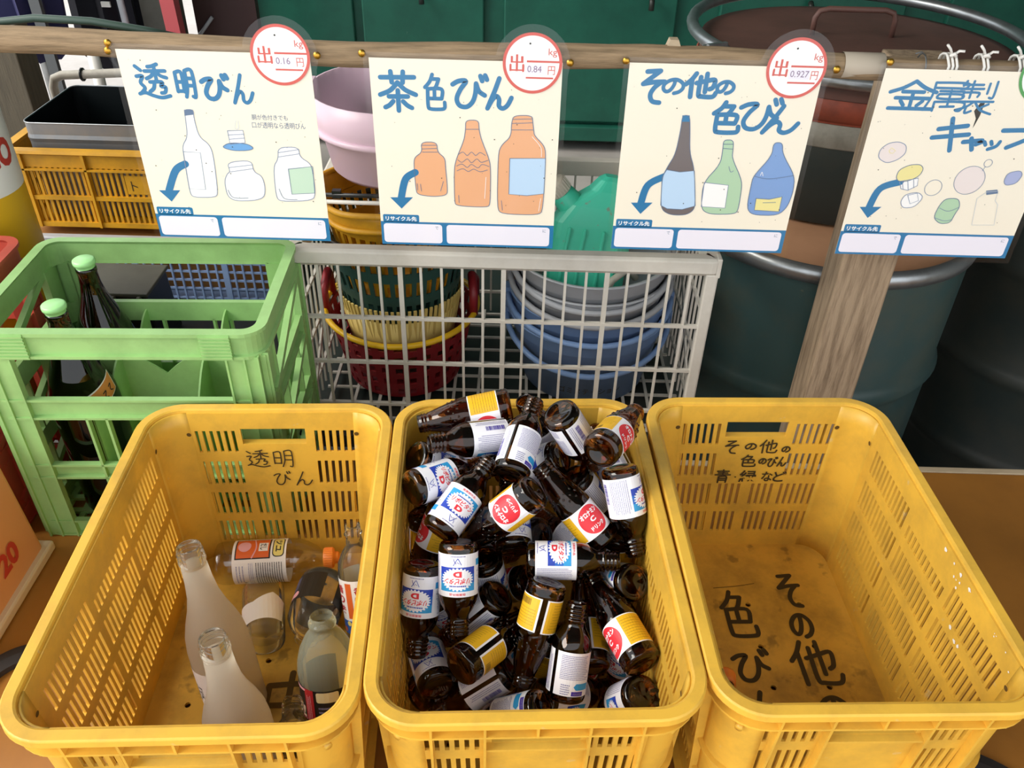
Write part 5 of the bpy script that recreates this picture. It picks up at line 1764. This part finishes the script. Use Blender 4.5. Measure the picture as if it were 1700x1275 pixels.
r = empty('metal_tin', 'square grey metal tin with black inside sitting in the old yellow crate', 'tin', (-.895, 2.0, .174))
g = G()
a, b, h = .225, .135, .222
P = rrect(a, b, .022, 5)
g.sweep([(0, .0), (0, h * .55), (.002, h * .6), (0, h * .65), (0, h * .80), (.002, h * .84), (0, h * .88), (0, h), (-.0012, h), (-.0012, 0)], P)
g.build('wall', TINO, r)
g = G()
g.sweep([(-.0014, .004), (-.0014, h - .001), (-.002, h - .001), (-.002, .004)], P)
g.fill([(p[0], p[1]) for p, _ in rrect(a - .002, b - .002, .02, 5)], .004)
g.build('lining', TINI, r)
g = G()
g.tube([(p[0], p[1], h) for p, _ in P], .0016, 6, 0, True)
g.build('rim', GALV, r)

# white-railed blue mesh crate under it
r = empty('mesh_crate', 'blue plastic mesh crate with a white top rail seen through the green crate', 'crate', (-.90, 1.97, 0))
X, Y, H = .33, .20, .163
g = G()
P = rrect(X, Y, .012, 4)
g.sweep([(0, H), (.004, H - .002), (.004, H - .013), (-.016, H - .013), (-.016, H)], P)
g.build('rim', GREYB, r)
g = G()
for z in (.006, .032, .055, .078, .101, .124):
    g.sweep([(0, z), (0, z + .005), (-.004, z + .005), (-.004, z)], P)
for k in range(31):
    x = -X + .012 + (2 * X - .024) * k / 30
    wd = .014 if k % 10 == 5 else .0042
    for sy in (1, -1):
        g.bx(x - wd / 2, x + wd / 2, sy * (Y - .005), sy * (Y + .001), 0, H - .01)
for k in range(19):
    y = -Y + .012 + (2 * Y - .024) * k / 18
    for sx in (1, -1):
        g.bx(sx * (X - .005), sx * X, y - .002, y + .002, 0, H - .01)
g.build('mesh_wall', BLUEM, r)
g = G()
g.rect(-X + .01, -Y + .01, X - .01, Y - .01, .002)
g.build('base', BLUEM, r)
g = G()
g.bx(-1.20, -.60, 1.815, 2.12, .004, .140)
o = g.build('cardboard_box', mat('brown_cardboard', '#a8763a', .7, dirt='#6f4c26', dscale=9, damt=.5), bevel=.003)
tag(o, 'brown box lying inside the blue mesh crate', 'box')

# dark ribbed container seen through the green crate
r = empty('ribbed_container', 'dark grey ribbed plastic container behind the green crate', 'container', (-.900, 1.60, 0))
g = G()
g.box((0, 0, .075), (.26, .13, .150), 0, None, .94)
g.build('body', BLK, r, bevel=.006)
g = G()
for k in range(5):
    g.bx(-.115 + .055 * k, -.107 + .055 * k, -.071, -.060, .0, .150)
g.box((0, 0, .152), (.256, .13, .008))
g.build('rib', DKPANEL, r, bevel=.002)

# yellow can with red lettering at the far left
r = empty('paint_can', 'yellow and white upright can with red lettering at the left edge of the photo', 'can', (-.985, 1.405, 0))
rr = .098
G().lathe([(.0001, .0), (rr, .0), (rr, .445)], 44).build('body', YCONE, r)
G().lathe([(rr + .0004, .445), (rr + .0004, .60), (rr - .004, .605), (.0001, .605)], 44).build('white_band', WHITE, r)
g = G()
g.text('GO', .098, .490, .170, .540, .0012, 0, .05)
wrap2(g, lambda y: rr, 'lettering', r, [REDINK])

# cream plastic box at the left of the table
r = empty('plastic_box', 'cream-orange plastic box with red number 20 standing on the table at the left edge', 'box', (-.86, .84, 0))
g = G()
g.box((0, 0, .118), (.19, .235, .232), 0, None, .93)
g.build('body', BOXC, r, bevel=.008)
g = G()
g.box((0, 0, .010), (.212, .258, .018))
g.build('flange', BOXF, r, bevel=.004)
g = G()
T = TR(.0945, 0, .02) @ M4.Rotation(pi / 2, 4, 'Z') @ M4.Rotation(pi / 2 - radians(1.4), 4, 'X')
g.text('20', .012, .035, .062, .075, .002, 0, .04, T)
g.build('lettering', REDINK, r)
g = G()
g.text('R', -.028, .037, -.008, .060, .002, 0, .03, T)
g.build('lettering', REDINK, r)

# black bands on the table
def band(label, c, R, a0, a1):
    g = G()
    K = 24
    vs, fs = [], []
    for k in range(K + 1):
        t = radians(a0 + (a1 - a0) * k / K)
        for rr_, z in ((R, .0006), (R + .030, .0006), (R + .030, .010), (R + .016, .012), (R, .010)):
            vs.append((c[0] + rr_ * cos(t), c[1] + rr_ * sin(t), z))
    for k in range(K):
        for j in range(5):
            fs.append((k * 5 + j, (k + 1) * 5 + j, (k + 1) * 5 + (j + 1) % 5, k * 5 + (j + 1) % 5))
    fs += [(0, 1, 2, 3, 4), tuple(K * 5 + j for j in (4, 3, 2, 1, 0))]
    g.add(vs, fs)
    tag(g.build('rubber_band', RUBB), label, 'rubber band', 'black rubber bands on the table')
band('flat black rubber band lying on the table beside the right crate, bottom right corner', (.585, .50), .122, -50, 70)
band('flat black rubber band lying on the table between the cream box and the left crate', (-.680, .695), .050, 80, 200)

# navy cloths, poles and panels behind the bar
r = empty('folded_parasol', 'navy folded cloth parasol standing at the top left, left of the other navy cloth', 'parasol', (-1.71, 3.12, GZ))
g = G()
n = 18
secs = []
for z, R_ in ((.62, .050), (.66, .085), (.9, .10), (1.3, .075), (1.5, .05)):
    secs.append([(R_ * (1 + .22 * cos(k * pi)) * cos(2 * pi * k / n), R_ * (1 + .22 * cos(k * pi)) * sin(2 * pi * k / n), z) for k in range(n)])
loft(secs)
g.build('canopy', NAVY, r)
G().tube([(0, 0, 0), (0, 0, 1.6)], .02, 12).build('pole', GALV, r)
r = empty('folded_parasol', 'dark navy folded cloth with small white tag at the top left of the photo', 'parasol', (-1.545, 3.40, GZ))
g = G()
secs = []
for z, R_ in ((.50, .06), (.58, .13), (.9, .125), (1.3, .10), (1.5, .06)):
    secs.append([(R_ * (1 + .18 * cos(k * pi)) * cos(2 * pi * k / n), R_ * (1 + .18 * cos(k * pi)) * sin(2 * pi * k / n), z) for k in range(n)])
loft(secs)
g.build('canopy', NAVYD, r)
G().tube([(0, 0, 0), (0, 0, 1.6)], .02, 12).build('pole', GALV, r)
g = G()
g.bx(.03, .062, -.158, -.150, .772, .79)
g.build('tag', WHITE, r)
g = G()
g.tube([(-1.415, 3.22, GZ), (-1.437, 3.22, .55)], .012, 12)
tag(g.build('metal_pole', GREYB), 'thin pale pole standing right of the navy cloths', 'pole')
g = G()
g.bar((-1.62, 3.0, GZ), (-1.62, 3.0, .60), .035, .02, 0, (0, 1, 0))
tag(g.build('metal_strut', mat('dark_strut', '#55585a', .5)), 'flat grey strut standing in front of the dark navy cloth', 'strut')
g = G()
g.bx(-1.40, -1.255, 3.3, 3.34, GZ, .75)
tag(g.build('board', DKPANEL), 'dark greenish-grey board standing between the pale pole and the red post', 'board')
g = G()
g.add([(-1.243, 3.15, GZ), (-1.195, 3.15, GZ), (-1.195, 3.20, GZ), (-1.243, 3.20, GZ), (-1.275, 3.15, .75), (-1.225, 3.15, .75), (-1.225, 3.20, .75), (-1.275, 3.20, .75)],
      [(3, 2, 1, 0), (4, 5, 6, 7), (0, 1, 5, 4), (1, 2, 6, 5), (2, 3, 7, 6), (3, 0, 4, 7)])
tag(g.build('red_post', REDP), 'faded red wooden post behind the bar at upper left', 'post')
g = G()
g.bx(-1.26, -1.02, 3.45, 3.49, GZ, .75)
tag(g.build('board', MARP), 'dark maroon board standing between the red post and the green container', 'board')
g = G()
g.tube([(-1.30, 3.443, .13), (-1.19, 3.443, .25)], .007, 8)
tag(g.build('stick', GREYB), 'thin grey stick fixed across the dark maroon board', 'stick')
r = empty('hand_truck', 'cream metal handle frame with black ties behind the black tin', 'cart', (-1.145, 2.52, -.045))
g = G()
g.tube([(-.235, 0, GZ + .045), (-.235, 0, .31), (-.225, 0, .335), (-.20, 0, .345), (.25, 0, .375)], .013, 10)
g.tube([(.25, 0, .375), (.25, 0, GZ + .045)], .013, 10)
g.build('frame', CAPW, r)
g = G()
for x in (-.14, .0):
    z = .349 + .03 * (x + .14) / .39
    g.tube([(x + .002, .016 * cos(2 * pi * k / 12), z + .016 * sin(2 * pi * k / 12)) for k in range(12)], .004, 6, 0, True)
g.build('tie', BLK, r)
g = G()
g.tube([(-1.345, 2.72, GZ), (-1.325, 2.70, .335)], .018, 12)
tag(g.build('upright_pipe', WHITE), 'cream pipe standing behind the handle frame left of the first sign', 'pipe')

# ------------------------------------------------------------------ green steel container far behind
r = empty('steel_container', 'dark green steel container filling the back behind the bar', 'container', (1.3, 4.0, GZ))
g = G()
x = -1.215 - 1.3 + .16
g.bx(-2.50, 3.6, .02, .06, .10, 2.6)
for x0, x1 in ((-2.52, -2.03), (-2.03, -1.45), (-1.40, -.60), (-.45, .40), (.55, 1.5), (1.65, 2.9)):
    g.bx(x0 + .02, x1 - .02, -.005, .03, .14, 2.6)
g.build('wall_panel', CONT, r, bevel=.006)
g = G()
g.bx(-2.713, -2.52, -.06, .10, .0, 2.6)
g.build('corner_post', CONTL, r, bevel=.012)
g = G()
g.bx(-2.6, 3.6, -.03, .05, .055, .125)
g.build('bottom_rail', CONT, r, bevel=.006)
g = G()
for xx in (-1.74, -.74, -.05):
    g.tube([(xx, -.03, .70), (xx, -.05, .69), (xx, -.05, .655)], .012, 10)
g.build('door_hook', STEELD, r)
g = G()
g.bx(-2.6, 3.6, .12, .16, .0, 2.6)  # dark sheet standing in for the shade in the container gaps
g.build('shadow_gap_sheet', STEELD, r)

# ------------------------------------------------------------------ drums on the right
def drum(name, label, c, R, z0, z1, m, hoops, lid, ring, lidm):
    r = empty(name, label, 'drum', (c[0], c[1], z0))
    h = z1 - z0
    pr = [(.0001, 0), (R, 0), (R + .006, .004), (R + .006, .014), (R, .02)]
    for z in hoops:
        pr += [(R, z - .028), (R + .004, z - .016), (R + .011, z), (R + .004, z + .016), (R, z + .028)]
    pr += [(R, h - .03)]
    G().lathe(pr, 64).build('body', m, r)
    if lid:
        G().lathe([(R - .012, h - .012), (R - .03, h - .012), (R - .05, h - .004), (.0001, h - .004)], 64).build('lid', lidm, r)
    if ring:
        G().lathe([(R - .001, h - .030), (R + .008, h - .028), (R + .012, h - .012), (R + .008, h + .001), (R - .004, h + .004), (R - .013, h - .002), (R - .013, h - .012)], 64).build('rim', ring, r)
    return r

drum('steel_drum', 'dark green steel drum with a tan lid behind the wooden post', (.655, 1.672), .292, GZ, .335, STEELG, (.20, .49), True, GALV, TAN)
drum('steel_drum', 'dark green steel drum with a raised hoop at the right edge of the photo', (1.335, 1.80), .290, GZ, .50, STEELD, (.17, .405, .66), True, STEELD, RUST)
drum('steel_drum', 'dark green drum behind the tan-lidded drum, carrying the rusty round lid drum', (.93, 2.30), .290, GZ, .333, STEELD, (.20, .49), True, STEELD, STEELD)

r = empty('lidded_drum', 'wide low drum with a brown handled lid and red and grey paint bands, top right', 'drum', (.705, 1.888, .337))
R = .327
G().lathe([(.0001, 0), (R - .008, 0), (R - .004, .003), (R - .004, .155)], 72).build('body', STEELD, r)
G().lathe([(R - .004, .155), (R, .158), (R, .198), (R - .004, .201)], 72).build('grey_band', GPAINT, r)
G().lathe([(R - .006, .201), (R - .006, .206), (R - .001, .208), (R, .240), (R - .004, .246)], 72).build('red_band', RUSTR, r)
lid_ = G().lathe([(R - .006, .246), (R - .004, .262), (R - .006, .275), (R - .03, .276), (.0001, .282)], 72).build('lid', RUST, r)
g = G()
g.tube([(-.085, .03, .278), (-.085, .03, .315), (-.078, .03, .328), (-.06, .03, .333), (.06, .03, .333), (.078, .03, .328), (.085, .03, .315), (.085, .03, .278)], .006, 10)
g.build('lid_handle', RUST, lid_)

r = empty('clamp_ring', 'galvanized steel clamp ring with a bolt lying round the rusty handled lid', 'ring', (.705, 1.888, .612))
g = G()
K = 60
tg = radians(212)
pts = []
for k in range(K + 1):
    t = radians(217) + (2 * pi - radians(10)) * k / K
    tilt = .020 * (1 + sin(t)) / 2
    pts.append(((R + .016) * cos(t), (R + .016) * sin(t), .010 + tilt))
g.tube(pts, .0125, 10)
g.build('band', GALV, r)
g = G()
e0, e1 = pts[0], pts[-1]
for e in (e0, e1):
    c = V(e)
    o_ = V((c.x, c.y, 0)).normalized()
    g.bar(c, c + o_ * .045, .008, .035)
c = (V(e0) + V(e1)) / 2
o_ = V((c.x, c.y, 0)).normalized() * .035
d = (V(e1) - V(e0)).normalized()
g.tube([c + o_ - d * .05, c + o_ + d * .05], .007, 10)
bolt = g.build('bolt', GALV, r)
for e0_, e1_ in ((-.062, -.045), (.040, .052)):
    g = G()
    g.tube([c + o_ + d * e0_, c + o_ + d * e1_], .013, 6)
    g.build('nut', GALV, bolt)
